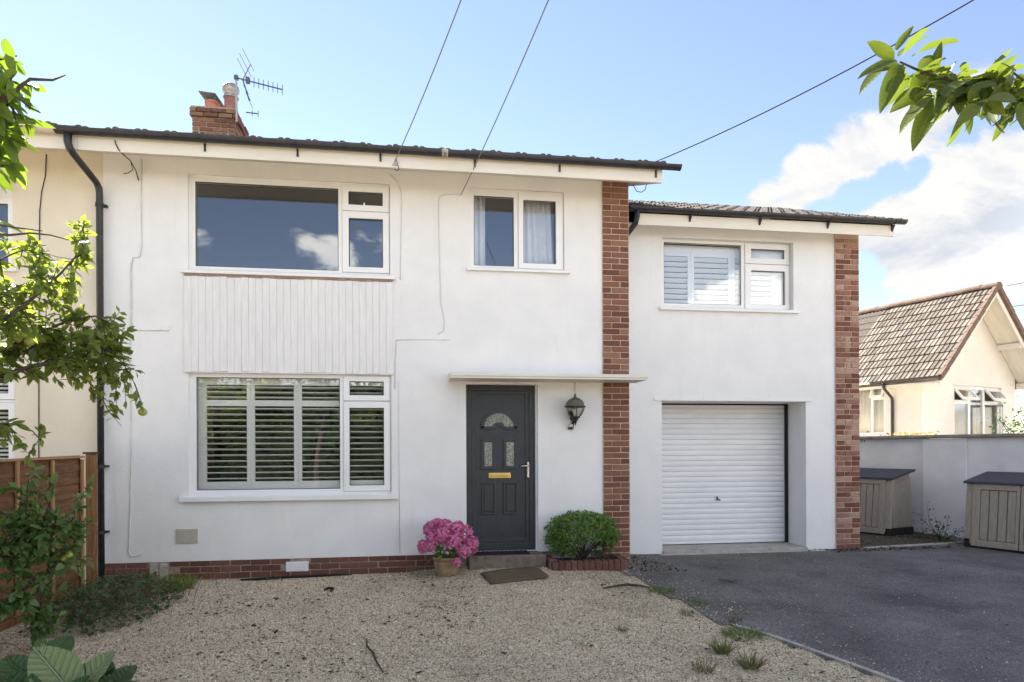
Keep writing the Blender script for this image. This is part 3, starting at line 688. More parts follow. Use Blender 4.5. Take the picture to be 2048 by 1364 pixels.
# air bricks and vents in the wall
b = H(); b.box(-3.02, -2.81, .002, .05, .0, .235); va = b.build('air_vent', M['mortar_d'], house)
for x0 in (-3.005, -2.905):
    b = H(); b.box(x0, x0 + .085, -.006, .0015, .02, .22)
    for k in range(9): b.box(x0 + .004, x0 + .081, -.014, -.006, .03 + k * .021, .042 + k * .021)
    b.build('louvre', M['vent'], va)
b = H(); b.box(-1.51, -1.255, -.006, .03, .082, .196); va = b.build('air_vent', M['upvc'], house)
b = H()
for k in range(6): b.box(-1.50, -1.265, -.012, -.006, .092 + k * .017, .101 + k * .017)
b.build('louvre', M['upvc'], va)
b = H(); b.box(-2.727, -2.489, -.010, .0, .444, .611); va = b.build('air_vent', M['vent'], house)
b = H()
for k in range(8): b.box(-2.715, -2.62, -.014, -.010, .456 + k * .018, .465 + k * .018); b.box(-2.60, -2.50, -.014, -.010, .456 + k * .018, .465 + k * .018)
b.build('louvre', M['vent'], va)

# ---- windows
def window(parent, B, opening, lights, yf, sill, mat=M['upvc'], glass=M['glass'], name='window', depth=.06):
    """opening rect; lights: (kind, outer rect, glass rect)"""
    me = holed_wall(*opening[:4], [l_[1] if l_[0] != 'fixed' else l_[2] for l_ in lights], yf, yf + depth)
    me.transform(Matrix.Translation(-Vector(B().org))); w_ = link(name, me, parent, mat=mat)
    for kind, o_, g in lights:
        if kind == 'sash':
            q = B(); q.ring((o_[0] + .003, o_[1] - .003, o_[2] + .003, o_[3] - .003), g, yf - .016, yf + .05)
            s_ = q.build('sash', mat, w_, bevel=.004)
        q = B(); q.box(g[0] - .004, g[1] + .004, yf + .020, yf + .038, g[2] - .004, g[3] + .004); q.build('pane', glass, w_)
        q = B(); q.ring((g[0] - .001, g[1] + .001, g[2] - .001, g[3] + .001), (g[0] + .007, g[1] - .007, g[2] + .007, g[3] - .007), yf + .008, yf + .019); q.build('gasket', M['black'], w_)
    if sill:
        q = B(); q.prism([(yf + .02, sill[3] - .004), (yf + .02, sill[2]), (sill[4], sill[2]), (sill[4], sill[3] - .010), (sill[4] + .012, sill[3])], sill[0], sill[1])
        q.build('sill', mat, w_)
    return w_
win = window(house, H, W1, [('fixed', None, (-2.514, -.897, 3.655, 4.640)), ('sash', (-.853, -.296, 4.378, 4.690), (-.779, -.374, 4.452, 4.613)), ('sash', (-.853, -.296, 3.640, 4.364), (-.776, -.373, 3.706, 4.293))], .035, (-2.650, -.225, 3.556, 3.600, -.055))
b = H(); b.box(-.60, -.585, .005, .022, 4.44, 4.475); b.build('latch', M['upvc'], win)
win = window(house, H, W2, [('fixed', None, (-2.511, -.888, 1.050, 2.367)), ('sash', (-.848, -.296, 2.100, 2.400), (-.776, -.372, 2.168, 2.334)), ('sash', (-.848, -.296, 1.015, 2.092), (-.778, -.371, 1.085, 2.017))], .035, (-2.672, -.204, .925, .985, -.06))
win = window(house, H, W3, [('fixed', None, (.728, 1.226, 3.781, 4.643)), ('sash', (1.279, 1.850, 3.757, 4.712), (1.343, 1.757, 3.828, 4.617))], .035, (.636, 1.928, 3.703, 3.740, -.05))

def shutter(parent, B, r, ops, y, pitch, tilt, name='shutter', mat=M['shut']):
    """panel r = (x0,x1,z0,z1) with louvre openings ops"""
    me = holed_wall(*r, ops, y, y + .028); me.transform(Matrix.Translation(-Vector(B().org)))
    p_ = link(name, me, parent, mat=mat); og = B().org
    for o_ in ops:
        n = max(2, int(round((o_[3] - o_[2]) / pitch))); wd = o_[1] - o_[0] - .006
        for k in range(n):
            z = o_[2] + (k + .5) * (o_[3] - o_[2]) / n
            link('slat', cbox(wd, .068, .009, .003, mat, 'slat'), p_, ((o_[0] + o_[1]) / 2 - og[0], y + .014 - og[1], z - og[2]), (tilt, 0, 0))
    return p_
for r, ox in (((-2.525, -1.938, 1.046, 2.38), (-2.434, -1.980)), ((-1.936, -1.392, 1.046, 2.38), (-1.890, -1.440)), ((-1.390, -.872, 1.046, 2.38), (-1.348, -.899)), ((-.868, -.30, 1.046, 2.38), (-.80, -.36))):
    shutter(house, H, r, [(*ox, 2.110, 2.290), (*ox, 1.142, 2.040)], .15, .069, rad(-12))
def curtain(name, x0, x1, z0, z1, y, mat, label, parent=None, amp=.018, per=.07, cat='curtain', org=(0, 0, 0), taper=0.0):
    n = 60; vs = []; fs = []
    for j, z in enumerate((z0, (z0 + z1) / 2, z1)):
        for i in range(n + 1):
            t = i / n; x = x0 + (x1 - x0) * t * (1 - taper * (1 - j / 2))
            vs.append((x - org[0], y + amp * math.sin(t * (x1 - x0) / per * 6.28 + .5 * math.sin(t * 9) + j * .15) - org[1], z - org[2]))
    for j in range(2):
        for i in range(n): a = j * (n + 1) + i; fs.append((a, a + 1, a + n + 2, a + n + 1))
    q = MB(); q.add(vs, fs); o_ = q.build(name, mat, parent, smooth=True)
    s_ = o_.modifiers.new('thickness', 'SOLIDIFY'); s_.thickness = .004
    if label: tag(o_, label, cat)
    return o_
curtain('curtain', .70, .88, 3.60, 4.72, .17, M['curtain'], 'white curtain drawn to the left side of the small upper window')
curtain('curtain', 1.30, 1.72, 3.60, 4.72, .17, M['curtain'], 'white curtain behind the right casement of the small upper window', taper=-.12)
b = MB(); b.lathe([(.0, 0), (.04, 0), (.05, .05), (.04, .09), (.0, .09)], (1.68, .12, 3.745)); tag(b.build('ornament', pm('blue_glaze', (.03, .12, .30), rough=.2), smooth=True), 'small blue jar on the inner sill of the upper window over the door', 'ornament')

# ---- cladding boards between the two windows
x = -2.625; k = 0
wds = [.078] * 30
bw = (2.625 - .258) / 30
for k in range(30):
    me = cbox(bw - .0012, .022, 1.10, .0035, M['wood_w'], 'cladding_board')
    link('cladding_board', me, house, hl((x + bw * (k + .5), -.014 + random.gauss(0, .0006), 2.975 + random.gauss(0, .004))), (0, random.gauss(0, .0008), random.gauss(0, .004)))
b = H(); b.box(-2.625, -.258, -.004, .0, 2.42, 3.54); b.build('cladding_backing', M['wood_w'], house)
b = H(); b.box(-2.625, -.258, -.022, -.0045, 3.530, 3.556); b.build('cladding_batten', M['mortar_d'], house)
b = H(); b.box(-2.632, -.252, -.03, -.001, 2.414, 2.424); b.build('drip_strip', M['wood_w'], house)

# ---- front door
b = H(); b.ring((.622, 1.490, .262, 2.308), (.690, 1.415, .345, 2.240), .085, .16)
b.box(.622, 1.490, .075, .16, .236, .262)
df = b.build('door_frame', M['door'], house, bevel=.006)
b = H(); b.ring((.690, 1.415, .345, 2.240), (.726, 1.366, .400, 2.200), .092, .14)
b.build('door_stile', M['door'], house, bevel=.006)
FCX, FCZ = 1.037, 1.775
def arc(r, a0, a1, n=20, cx=FCX, cz=FCZ): return [(cx + r * math.cos(a0 + (a1 - a0) * i / n), cz + r * math.sin(a0 + (a1 - a0) * i / n)) for i in range(n + 1)]
b = H(); b.box(.727, 1.365, .104, .138, .401, 2.199)
dr = b.build('front_door', M['door'], house)
def moulding(r, parent, wd=.022):
    q = H(); q.ring(r, (r[0] + wd, r[1] - wd, r[2] + wd, r[3] - wd), .088, .1035); return q.build('moulding', M['door'], parent, bevel=.005)
obsc = pm('leaded_glass', (.30, .31, .25), (.10, .11, .09), scale=55, rough=.15, spec=.8, detail=3, bump=.9, bscale=70, ns=(.38, .62))
for r in ((.812, .991, .699, 1.103), (1.088, 1.269, .699, 1.103)):
    moulding(r, dr); q = H(); q.box(r[0] + .034, r[1] - .034, .094, .1035, r[2] + .034, r[3] - .034); q.build('door_panel', M['door'], dr, bevel=.008)
for r in ((.812, .993, 1.262, 1.642), (1.088, 1.269, 1.262, 1.642)):
    moulding(r, dr, .04); q = H(); q.box(r[0] + .041, r[1] - .041, .098, .1035, r[2] + .041, r[3] - .041); q.build('glazing', obsc, dr)
q = H(); q.prism(arc(.228, 0, math.pi) + arc(.190, math.pi, 0), .086, .1035, 'y')
q.box(FCX - .228, FCX - .075, .086, .1035, FCZ - .014, FCZ + .022); q.box(FCX + .075, FCX + .228, .086, .1035, FCZ - .014, FCZ + .022)
q.prism(arc(.075, 0, math.pi) + arc(.035, math.pi, 0), .086, .1035, 'y'); q.build('moulding', M['door'], dr)
q = H(); q.prism(arc(.191, .12, math.pi - .12) + arc(.075, math.pi - .3, .3), .098, .1036, 'y'); q.build('glazing', obsc, dr)
q = H()
for k in range(5):
    a = math.pi * (.14 + .18 * k); q.tube([(FCX + .08 * math.cos(a), .097, FCZ + .08 * math.sin(a)), (FCX + .185 * math.cos(a), .097, FCZ + .185 * math.sin(a))], .003, 5)
q.build('lead_strip', M['galv'], dr)
q = H(); q.box(.905, 1.180, .095, .1035, 1.150, 1.218); lb = q.build('letterbox', M['brass'], dr, bevel=.004)
q = H(); q.box(.925, 1.160, .088, .095, 1.166, 1.203); q.build('flap', M['brass'], lb, bevel=.005)
q = H(); q.box(1.386, 1.412, .072, .091, 1.155, 1.350); hd = q.build('handle_plate', M['chrome'], dr, bevel=.006)
q = H(); q.tube([(1.399, .07, 1.303), (1.399, .035, 1.303), (1.375, .03, 1.303), (1.300, .032, 1.301)], [.010, .010, .010, .009], 8); q.build('handle', M['chrome'], hd, smooth=True)
# reveal stop on the right of the door, step, mats
b = H(); b.box(1.4905, 1.512, .05, .155, .24, 2.31); b.build('door_jamb', M['render'], house)
b = H(); b.box(.625, 1.558, -.27, .12, -.1, .240); st = b.build('doorstep', M['step'], house, bevel=.012)
b = MB(); b.box(-.34, .34, -.115, .115, 0, .014); mt_ = b.build('doormat', M['rubber'], loc=(1.03, -.09, .240)); tag(mt_, 'black rubber doormat lying on the concrete step at the front door', 'doormat')
q = MB()
for i in range(14):
    for j in range(5): q.box(-.325 + i * .048, -.29 + i * .048, -.10 + j * .043, -.07 + j * .043, .013, .018)
q.build('stud', M['rubber'], mt_)
# canopy over the door
b = H(); b.prism([(0.0, 2.345), (-.45, 2.340), (-.45, 2.362), (-.462, 2.366), (-.462, 2.395), (-.45, 2.404), (0, 2.43)], .405, 2.775)
b.build('door_canopy', M['fascia'], house)

# ---- eaves: soffit, fascia, gutter, roof
RS = math.tan(rad(20))
FY, FZ = -.55, 4.685                        # front and bottom of the fascia
def roofz(y): return 4.885 + (y + .64) * RS
def raked(B, x0, x1, y0, y1, z0, t, sl):
    return B.add([(x0, y0, z0), (x1, y0, z0), (x1, y1, z0 + (y1 - y0) * sl), (x0, y1, z0 + (y1 - y0) * sl), (x0, y0, z0 + t), (x1, y0, z0 + t), (x1, y1, z0 + t + (y1 - y0) * sl), (x0, y1, z0 + t + (y1 - y0) * sl)],
                 [(0, 3, 2, 1), (4, 5, 6, 7), (0, 1, 5, 4), (1, 2, 6, 5), (2, 3, 7, 6), (3, 0, 4, 7)])
b = H(); b.box(-3.50, 2.93, FY, FY + .022, FZ, FZ + .165); b.build('fascia', M['fascia'], house)
b = H(); raked(b, -3.50, 2.905, FY + .023, -.001, FZ + .012, .012, RS); raked(b, 2.693, 2.905, -.0005, 3.6, FZ + .013 + .55 * RS, .012, RS); b.build('soffit', M['fascia'], house)
b = H(); raked(b, 2.906, 2.93, FY + .0225, 3.6, FZ, .20, RS); b.build('bargeboard', M['fascia'], house)
def gutter_prof(yc, zt, r, t=.004):
    o_ = [(yc + r * math.cos(math.pi + math.pi * i / 10), zt + r * .95 * math.sin(math.pi + math.pi * i / 10)) for i in range(11)]
    i_ = [(yc + (r - t) * math.cos(2 * math.pi - math.pi * i / 10), zt + (r - t) * .95 * math.sin(2 * math.pi - math.pi * i / 10)) for i in range(11)]
    return o_ + i_
b = H(); b.prism(gutter_prof(-.610, 4.868, .056), -3.68, 3.12); gut = b.build('gutter', M['black'], house, smooth=False)
b = H(); b.prism([(-.610 + .058 * math.cos(math.pi + math.pi * i / 10), 4.870 + .058 * math.sin(math.pi + math.pi * i / 10)) for i in range(11)], 3.116, 3.132); b.build('gutter_end', M['black'], gut)
for bx in (-2.23, -1.265, -.37, .69, 1.68, 2.85):
    b = H(); b.prism(gutter_prof(-.610, 4.871, .061, .006), bx - .013, bx + .013); b.box(bx - .011, bx + .011, FY - .012, FY - .0005, FZ + .055, FZ + .14); b.build('gutter_bracket', M['black'], gut)
b = H(); b.prism(gutter_prof(-.610, 4.873, .063, .008), .31, .38); b.box(.315, .33, -.69, -.60, 4.800, 4.815); b.box(.36, .375, -.69, -.60, 4.800, 4.815); b.build('gutter_union', M['galv'], gut)
# roof sheet, front course of tiles
b = H(); b.add([(-3.70, -.63, roofz(-.63) - .02), (2.96, -.63, roofz(-.63) - .02), (2.96, 3.6, roofz(3.6) - .02), (-3.70, 3.6, roofz(3.6) - .02), (-3.70, 7.83, roofz(-.63) - .02), (2.96, 7.83, roofz(-.63) - .02),
                (-3.70, -.63, roofz(-.63) - .045), (2.96, -.63, roofz(-.63) - .045), (2.96, 3.6, roofz(3.6) - .06), (-3.70, 3.6, roofz(3.6) - .06), (-3.70, 7.83, roofz(-.63) - .045), (2.96, 7.83, roofz(-.63) - .045)],
               [(0, 1, 2, 3), (3, 2, 5, 4), (6, 9, 8, 7), (9, 10, 11, 8), (0, 6, 7, 1), (1, 7, 8, 2), (2, 8, 11, 5), (4, 5, 11, 10), (3, 4, 10, 9), (0, 3, 9, 6)])
rf = b.build('roof', M['rooftile'], house)
def rolltile(wd, ln, h, mat, n=3):
    """concrete tile with a raised roll at each edge, length along y"""
    prof = [(0, 0), (.06, h), (.16, h), (.24, .25 * h), (.5, .15 * h), (.76, .25 * h), (.84, h), (.94, h), (1, 0)]
    pts = [(a * wd, z + .014) for a, z in prof] + [(wd, 0), (0, 0)]
    q = MB(); q.prism([(a - wd / 2, z) for a, z in pts], 0, ln, 'y'); me = q.mesh('roof_tile'); me.materials.append(mat); return me
tl = rolltile(.287, .40, .015, M['rooftile'])
for r_ in range(3):
    for k in range(23 if r_ else 23):
        yy = -.655 + r_ * .33
        link('roof_tile', tl, rf, hl((-3.55 + k * .2885, yy, roofz(yy) - .012 + random.gauss(0, .003))), (rad(20) - .035, random.gauss(0, .01), random.gauss(0, .006)))
# downpipe with swan neck
b = H(); b.tube([(-3.565, -.610, 4.81), (-3.565, -.610, 4.73), (-3.555, -.595, 4.68), (-3.54, -.56, 4.64), (-3.505, -.13, 4.51), (-3.495, -.09, 4.46), (-3.493, -.078, 4.40), (-3.490, -.078, .02)],
            [.040, .037, .037, .035, .035, .037, .036, .034], 14)
dp = b.build('downpipe', M['black'], house, smooth=True)
for z in (4.28, 2.9, 1.34, .60):
    b = H(); xx = -3.493
    b.lathe([(.037, -.02), (.043, -.02), (.043, .02), (.037, .02)], (xx, -.078, z), 14)
    b.box(xx - .06, xx + .06, -.05, -.001, z - .012, z + .012)
    b.build('pipe_clip', M['black'], dp)
# cables pinned to the wall
def cable(pts, r, mat, parent=house, name='cable', B=H):
    q = B(); q.tube(pts, r, 6); return q.build(name, mat, parent, smooth=True)
cable([(-3.076, -.006, 4.845), (-3.085, -.006, 4.4), (-3.08, -.006, 3.85), (-3.10, -.007, 3.73), (-3.175, -.008, 3.715), (-3.19, -.006, 3.60), (-3.19, -.006, 2.99), (-3.175, -.006, 2.915), (-3.13, -.006, 2.89), (-2.86, -.006, 2.892)], .0055, M['cable_w'])
b = H(); b.box(-2.86, -2.79, -.022, 0, 2.89, 2.95); b.build('junction_box', M['render'], house, bevel=.004)
cable([(-3.195, -.006, 3.65), (-3.205, -.006, 2.7), (-3.20, -.006, 1.5), (-3.212, -.006, .95), (-3.225, -.008, .50), (-3.235, -.010, .36), (-3.20, -.012, .31), (-3.13, -.012, .315), (-3.09, -.008, .34)], .0065, M['cable_w'])
cable([(-.29, -.006, 4.83), (-.196, -.010, 4.74), (-.155, -.007, 4.62), (-.150, -.006, 4.5), (-.160, -.006, 4.0), (-.170, -.006, 3.56)], .0045, M['cable_w'])
cable([(.568, -.012, 4.625), (.48, -.007, 4.63), (.36, -.006, 4.615), (.30, -.006, 4.58), (.292, -.006, 4.4), (.306, -.006, 3.82), (.318, -.006, 3.3), (.362, -.006, 3.09), (.345, -.006, 2.95), (.275, -.006, 2.918)], .0045, M['cable_w'])
cable([(.427, -.006, 2.85), (0, -.006, 2.845), (-.217, -.006, 2.836), (-.23, -.006, 2.6), (-.238, -.006, 2.25)], .0045, M['cable_w'])
cable([(-.195, -.005, 2.33), (-.19, -.005, 1.2), (-.187, -.005, .26)], .003, M['cable_w'])
cable([(1.99, -.006, 2.338), (1.992, -.006, 2.15)], .006, M['cable_w'])
cable([(-3.13, -.560, 4.80), (-3.12, -.560, 4.76), (-3.09, -.560, 4.70), (-3.06, -.50, 4.672), (-3.10, -.25, 4.72), (-3.13, -.03, 4.70), (-3.11, -.010, 4.60)], .006, M['cable_d'])
cable([(-3.10, -.25, 4.72), (-3.17, -.012, 4.72), (-3.215, -.010, 4.68), (-3.27, -.010, 4.665)], .004, M['cable_d'])
cable([(2.72, -.10, 4.83), (2.76, -.12, 4.74), (2.82, -.12, 4.73), (2.87, -.12, 4.76), (2.89, -.12, 4.83)], .005, M['cable_d'])
b = H(); b.prism([(-.245, 4.705), (-.185, 4.705), (-.215, 4.745)], -.562, -.5505, 'y'); b.build('cable_hook', M['galv'], house)
cable([(-.20, -.565, 4.78), (-.18, -.568, 4.72), (-.165, -.57, 4.655), (-.185, -.565, 4.645), (-.215, -.54, 4.67)], .004, M['cable_d'])
# chimney on the ridge
CX0, CX1, CY0, CY1 = -3.545, -2.880, 3.20, 3.95
b = H(); b.box(CX0 + .012, CX1 - .012, CY0 + .012, CY1 - .012, 6.0, 7.06)
ch = b.build('chimney', M['mortar_d'], house)
def chim(z0, z1, grow):
    rows = int(round((z1 - z0) / .075))
    for r in range(rows):
        zc = z0 + (r + .5) * .075
        wF = CX1 - CX0 + 2 * grow; n = 3; off = .11 if r % 2 else 0
        cuts = [0] + [c for c in np.arange(.222 - off, wF - .05, .222)] + [wF]
        for a, e in zip(cuts[:-1], cuts[1:]):
            link('brick', cbox(round(e - a - .012, 3), .1, .064, .006, M['brick4'], 'brick'), ch, hl((CX0 - grow + (a + e) / 2, CY0 - grow + .05 + random.gauss(0, .004), zc)), (0, random.gauss(0, .012), random.gauss(0, .02)))
        wS = CY1 - CY0 + 2 * grow - .11; cuts = [0] + [c for c in np.arange(.222 - (.11 - off), wS - .05, .222)] + [wS]
        for a, e in zip(cuts[:-1], cuts[1:]):
            link('brick', cbox(round(e - a - .012, 3), .1, .064, .006, M['brick4'], 'brick'), ch, hl((CX1 + grow - .05 + random.gauss(0, .004), CY0 - grow + .11 + (a + e) / 2, zc)), (0, random.gauss(0, .012), math.pi / 2 + random.gauss(0, .02)))
chim(6.30, 6.90, 0); chim(6.90, 7.05, .03)
b = H(); b.box(CX0 - .01, CX1 + .01, CY0 - .01, CY1 + .01, 7.05, 7.075); b.box(CX0 + .06, CX1 - .06, CY0 + .06, CY1 - .06, 7.075, 7.11); b.build('flaunching', M['mortar_d'], ch)
b = H(); b.lathe([(.115, 0), (.118, .03), (.112, .05), (.108, .13), (.118, .14), (.118, .165), (.095, .165), (.09, .05)], (-3.285, 3.40, 7.08), 22); b.build('chimney_pot', M['terra'], ch, smooth=True)
b = H(); b.lathe([(.115, 0), (.118, .03), (.106, .05), (.100, .24), (.112, .25), (.112, .275), (.09, .275), (.085, .05)], (-2.992, 3.40, 7.08), 22); b.build('chimney_pot', M['terra2'], ch, smooth=True)
b = H(); b.add([(-3.46, 3.27, 7.36), (-3.20, 3.27, 7.34), (-3.10, 3.50, 7.22), (-3.36, 3.50, 7.24), (-3.46, 3.27, 7.345), (-3.20, 3.27, 7.325), (-3.10, 3.50, 7.205), (-3.36, 3.50, 7.225)],
               [(0, 1, 2, 3), (7, 6, 5, 4), (0, 4, 5, 1), (1, 5, 6, 2), (2, 6, 7, 3), (3, 7, 4, 0)])
for p in ((-3.36, 3.32), (-3.22, 3.32), (-3.36, 3.48), (-3.22, 3.48)): b.tube([(p[0], p[1], 7.20), (p[0], p[1], 7.30)], .008, 5)
b.build('cowl', M['slate'], ch)
b = H(); b.lathe([(.118, 0), (.125, .02), (.112, .035), (.102, .05), (.104, .07), (.128, .10), (.135, .15), (.120, .20), (.08, .235), (0, .245)], (-2.992, 3.40, 7.33), 22)
b.build('cowl', M['galv'], ch, smooth=True)

# ================================================================== GARAGE WING
wing = empty('garage_wing', (4.6, .65, 0), label='set back white two storey wing with a garage door and brick end pier', cat='house extension')
WO = np.array([4.6, .65, 0])
def G(): return HB(WO)
def wl(p): return (p[0] - WO[0], p[1] - WO[1], p[2] - WO[2])
W4 = (3.385, 5.348, 3.470, 4.440); GO = (3.375, 5.530, .02, 2.172)
me = holed_wall(2.70, 5.985, .055, 4.62, [W4, (GO[0], GO[1], .055, GO[3])], .65, .77)
me.transform(Matrix.Translation(-Vector(WO))); link('wall', me, wing, mat=M['render'])
b = G(); b.box(3.255, 3.375, .771, 1.16, .05, 2.172); b.box(5.530, 5.65, .771, 1.16, .05, 2.172); b.box(3.255, 5.65, .771, 1.16, 2.172, 2.30); b.build('garage_reveal', M['render'], wing)
b = G(); b.box(3.258, 5.608, .632, .649, 2.173, 2.188); b.box(3.262, 5.604, .641, .649, 2.188, 2.225); b.build('lintel_drip', M['render'], wing, bevel=.003)
b = G(); b.box(6.22, 6.34, .80, 6.6, -.1, 4.6); b.box(2.70, 6.34, 6.6, 6.75, -.1, 4.6); b.add([(6.34, .6, 4.6), (6.34, 6.75, 4.6), (6.34, 3.6, 5.75), (6.22, .6, 4.6), (6.22, 6.75, 4.6), (6.22, 3.6, 5.75)], [(0, 1, 2), (5, 4, 3), (0, 2, 5, 3), (1, 4, 5, 2)])
b.build('rear_wall', M['render'], wing)
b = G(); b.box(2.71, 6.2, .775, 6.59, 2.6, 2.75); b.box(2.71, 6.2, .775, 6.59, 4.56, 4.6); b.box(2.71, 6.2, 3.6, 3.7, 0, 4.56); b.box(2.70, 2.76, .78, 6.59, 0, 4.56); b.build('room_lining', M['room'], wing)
b = G(); b.box(3.376, 5.529, .60, 1.15, -.05, .098); b.box(3.30, 5.75, .50, .60, -.05, .066); b.build('garage_floor', M['concrete_l'], wing, bevel=.01)
# end pier with its mottled bricks
b = G(); b.box(5.985, 6.355, .631, .79, -.1, 4.62)
b.box(6.28, 6.355, .79, 1.2, -.1, 4.62)
pr = b.build('brick_pier', M['mortar'], wing)
rp = random.Random(3)
def pat2(r):
    k = r % 4
    if k == 0: return [(0, .135), (.135, .235)] if rp.random() < .6 else [(0, .135), (.135, .10), (.235, .135)]
    if k == 1: return [(0, .245), (.245, .125)]
    if k == 2: return [(0, .13), (.13, .24)] if rp.random() < .5 else [(0, .13), (.13, .085), (.215, .155)]
    return [(0, .245), (.245, .125)] if rp.random() < .5 else [(0, .15), (.15, .09), (.24, .13)]
brick_courses(pr, 5.985, 6.355, .055, 4.555, .62, M['brick2'], pat2, jit=.005, jt=.012, org=WO)
# window and shutters
win = window(wing, G, W4, [('fixed', None, (3.452, 4.601, 3.545, 4.400)), ('sash', (4.655, 5.338, 4.140, 4.428), (4.746, 5.261, 4.222, 4.355)), ('sash', (4.655, 5.338, 3.485, 4.128), (4.749, 5.269, 3.562, 4.046))], .745, (3.345, 5.420, 3.428, 3.470, .60))
b = G(); b.box(4.83, 5.20, .722, .7285, 4.388, 4.404); b.build('trickle_vent', M['upvc'], win)
for r, ox in (((3.46, 3.896, 3.51, 4.40), (3.48, 3.853)), ((3.898, 4.512, 3.51, 4.40), (3.951, 4.467)), ((4.514, 4.70, 3.51, 4.40), (4.567, 4.66)), ((4.702, 5.33, 3.51, 4.40), (4.76, 5.13))):
    shutter(wing, G, r, [(*ox, 3.555, 4.245)], .86, .073, rad(-48), mat=M['shut'])
# garage door with horizontal ribs
b = G(); b.box(3.40, 5.478, 1.165, 1.19, .12, 2.14); gd = b.build('garage_door', M['gpaint'], wing)
b = G(); b.ring((3.38, 5.515, .108, 2.15), (3.42, 5.487, .150, 2.108), 1.142, 1.18); b.build('door_frame', M['gpaint'], gd, bevel=.003)
sp = (2.105 - .152) / 25
q = MB(); q.prism([(.020, -.5 * sp + .004), (.008, -.5 * sp + .004), (.0005, -.5 * sp + .009), (-.003, .1 * sp), (.003, .5 * sp - .002), (.020, .5 * sp - .002)], -1.032, 1.032)
sm = q.mesh('slat'); sm.materials.append(M['gpaint'])
for k in range(25): link('slat', sm, gd, wl((4.4535, 1.150, .152 + (k + .5) * sp)))
b = G(); b.box(5.4885, 5.520, 1.10, 1.165, .10, 2.165); b.box(3.38, 5.5, 1.135, 1.165, 2.151, 2.168); b.build('gap_shade', M['rubber'], gd)  # black strips standing in for the shade in the gap round the door
b = G(); b.box(4.408, 4.422, 1.125, 1.145, .745, .80); b.tube([(4.415, 1.125, .765), (4.415, 1.10, .758), (4.445, 1.095, .745)], [.012, .011, .009], 8); b.build('handle', M['black'], gd)
# eaves
RW = math.tan(rad(22.4)); WFY, WFZ = .32, 4.480
def wroofz(y): return 4.685 + (y - .27) * RW
b = G(); b.box(2.89, 6.67, WFY, WFY + .02, WFZ, WFZ + .15); b.build('fascia', M['fascia'], wing)
b = G(); raked(b, 2.89, 6.645, WFY + .021, .649, WFZ + .010, .012, RW); raked(b, 6.356, 6.645, .6495, 3.6, WFZ + .010 + .3295 * RW, .012, RW); b.build('soffit', M['fascia'], wing)
b = G(); raked(b, 6.646, 6.67, WFY + .0205, 3.6, WFZ, .18, RW); b.build('bargeboard', M['fascia'], wing)
b = G(); b.prism(gutter_prof(.260, 4.685, .056), 2.80, 6.80); gut = b.build('gutter', M['black'], wing)
for bx in (3.65, 4.65, 5.655, 6.64):
    b = G(); b.prism(gutter_prof(.260, 4.688, .062, .006), bx - .014, bx + .014); b.prism([(.3195, 4.645), (.3195, 4.545), (.262, 4.622)], bx - .012, bx + .012); b.build('gutter_bracket', M['black'], gut)
b = G(); b.add([(2.70, .27, wroofz(.27) - .02), (6.74, .27, wroofz(.27) - .02), (6.74, 3.6, wroofz(3.6) - .02), (2.70, 3.6, wroofz(3.6) - .02), (2.70, 6.93, wroofz(.27) - .02), (6.74, 6.93, wroofz(.27) - .02),
                (2.70, .27, wroofz(.27) - .045), (6.74, .27, wroofz(.27) - .045), (6.74, 3.6, wroofz(3.6) - .06), (2.70, 3.6, wroofz(3.6) - .06), (2.70, 6.93, wroofz(.27) - .045), (6.74, 6.93, wroofz(.27) - .045)],
               [(0, 1, 2, 3), (3, 2, 5, 4), (6, 9, 8, 7), (9, 10, 11, 8), (0, 6, 7, 1), (1, 7, 8, 2), (2, 8, 11, 5), (4, 5, 11, 10), (3, 4, 10, 9), (0, 3, 9, 6)])
rf = b.build('roof', M['rooftile'], wing)
M['rooftile2'] = pm('wing_roof_tile', (.045, .036, .031), (.075, .06, .05), scale=22, rough=.9, bump=.5, bscale=90, c3=(.22, .20, .18), scale3=20, lim3=(.58, .66))
tl2 = rolltile(.197, .40, .02, M['rooftile2'])
for r_ in range(9):
    for k in range(20):
        yy = .25 + r_ * .35
        link('roof_tile', tl2, rf, wl((2.87 + k * .199, yy, wroofz(yy) + random.gauss(0, .003))), (rad(22.4) - .04, random.gauss(0, .012), random.gauss(0, .006)))
b = G(); b.tube([(2.90, .260, 4.65), (2.90, .260, 4.56), (2.89, .29, 4.49), (2.80, .56, 4.34), (2.785, .58, 4.28), (2.785, .585, .08)], [.040, .036, .035, .035, .035, .034], 12); b.build('downpipe', M['black'], wing, smooth=True)

# ================================================================== NEIGHBOUR on the left
nb = empty('neighbouring_house', (-6.5, 0, 0), label='cream rendered neighbouring house half hidden behind the apple tree', cat='house')
NO = np.array([-6.5, 0, 0])
def NB(): return HB(NO)
NW1 = (-6.6, -4.424, 3.55, 4.715); NW2 = (-6.6, -4.406, 1.0, 2.66)
me = holed_wall(-9.5, -3.4915, -.15, 4.95, [NW1, NW2], .0, .12); me.transform(Matrix.Translation(-Vector(NO))); link('wall', me, nb, mat=M['cream'])
b = NB(); b.box(-9.5, -3.62, 7, 7.2, -.2, 4.9); b.box(-9.6, -9.5, .0, 7.2, -.2, 4.9); b.box(-9.5, -3.62, 4, 4.1, 0, 4.9); b.box(-9.5, -3.62, .125, 4, 2.72, 2.9); b.build('rear_wall', M['room'], nb)
wn = window(nb, NB, NW1, [('fixed', None, (-6.5, -5.20, 3.62, 4.65)), ('fixed', None, (-5.10, -4.49, 3.62, 4.28))], .035, (-6.65, -4.37, 3.51, 3.55, -.05))
b = NB(); b.ring((-5.12, -4.47, 0, .38), (-5.05, -4.54, .07, .31), -.012, .03)
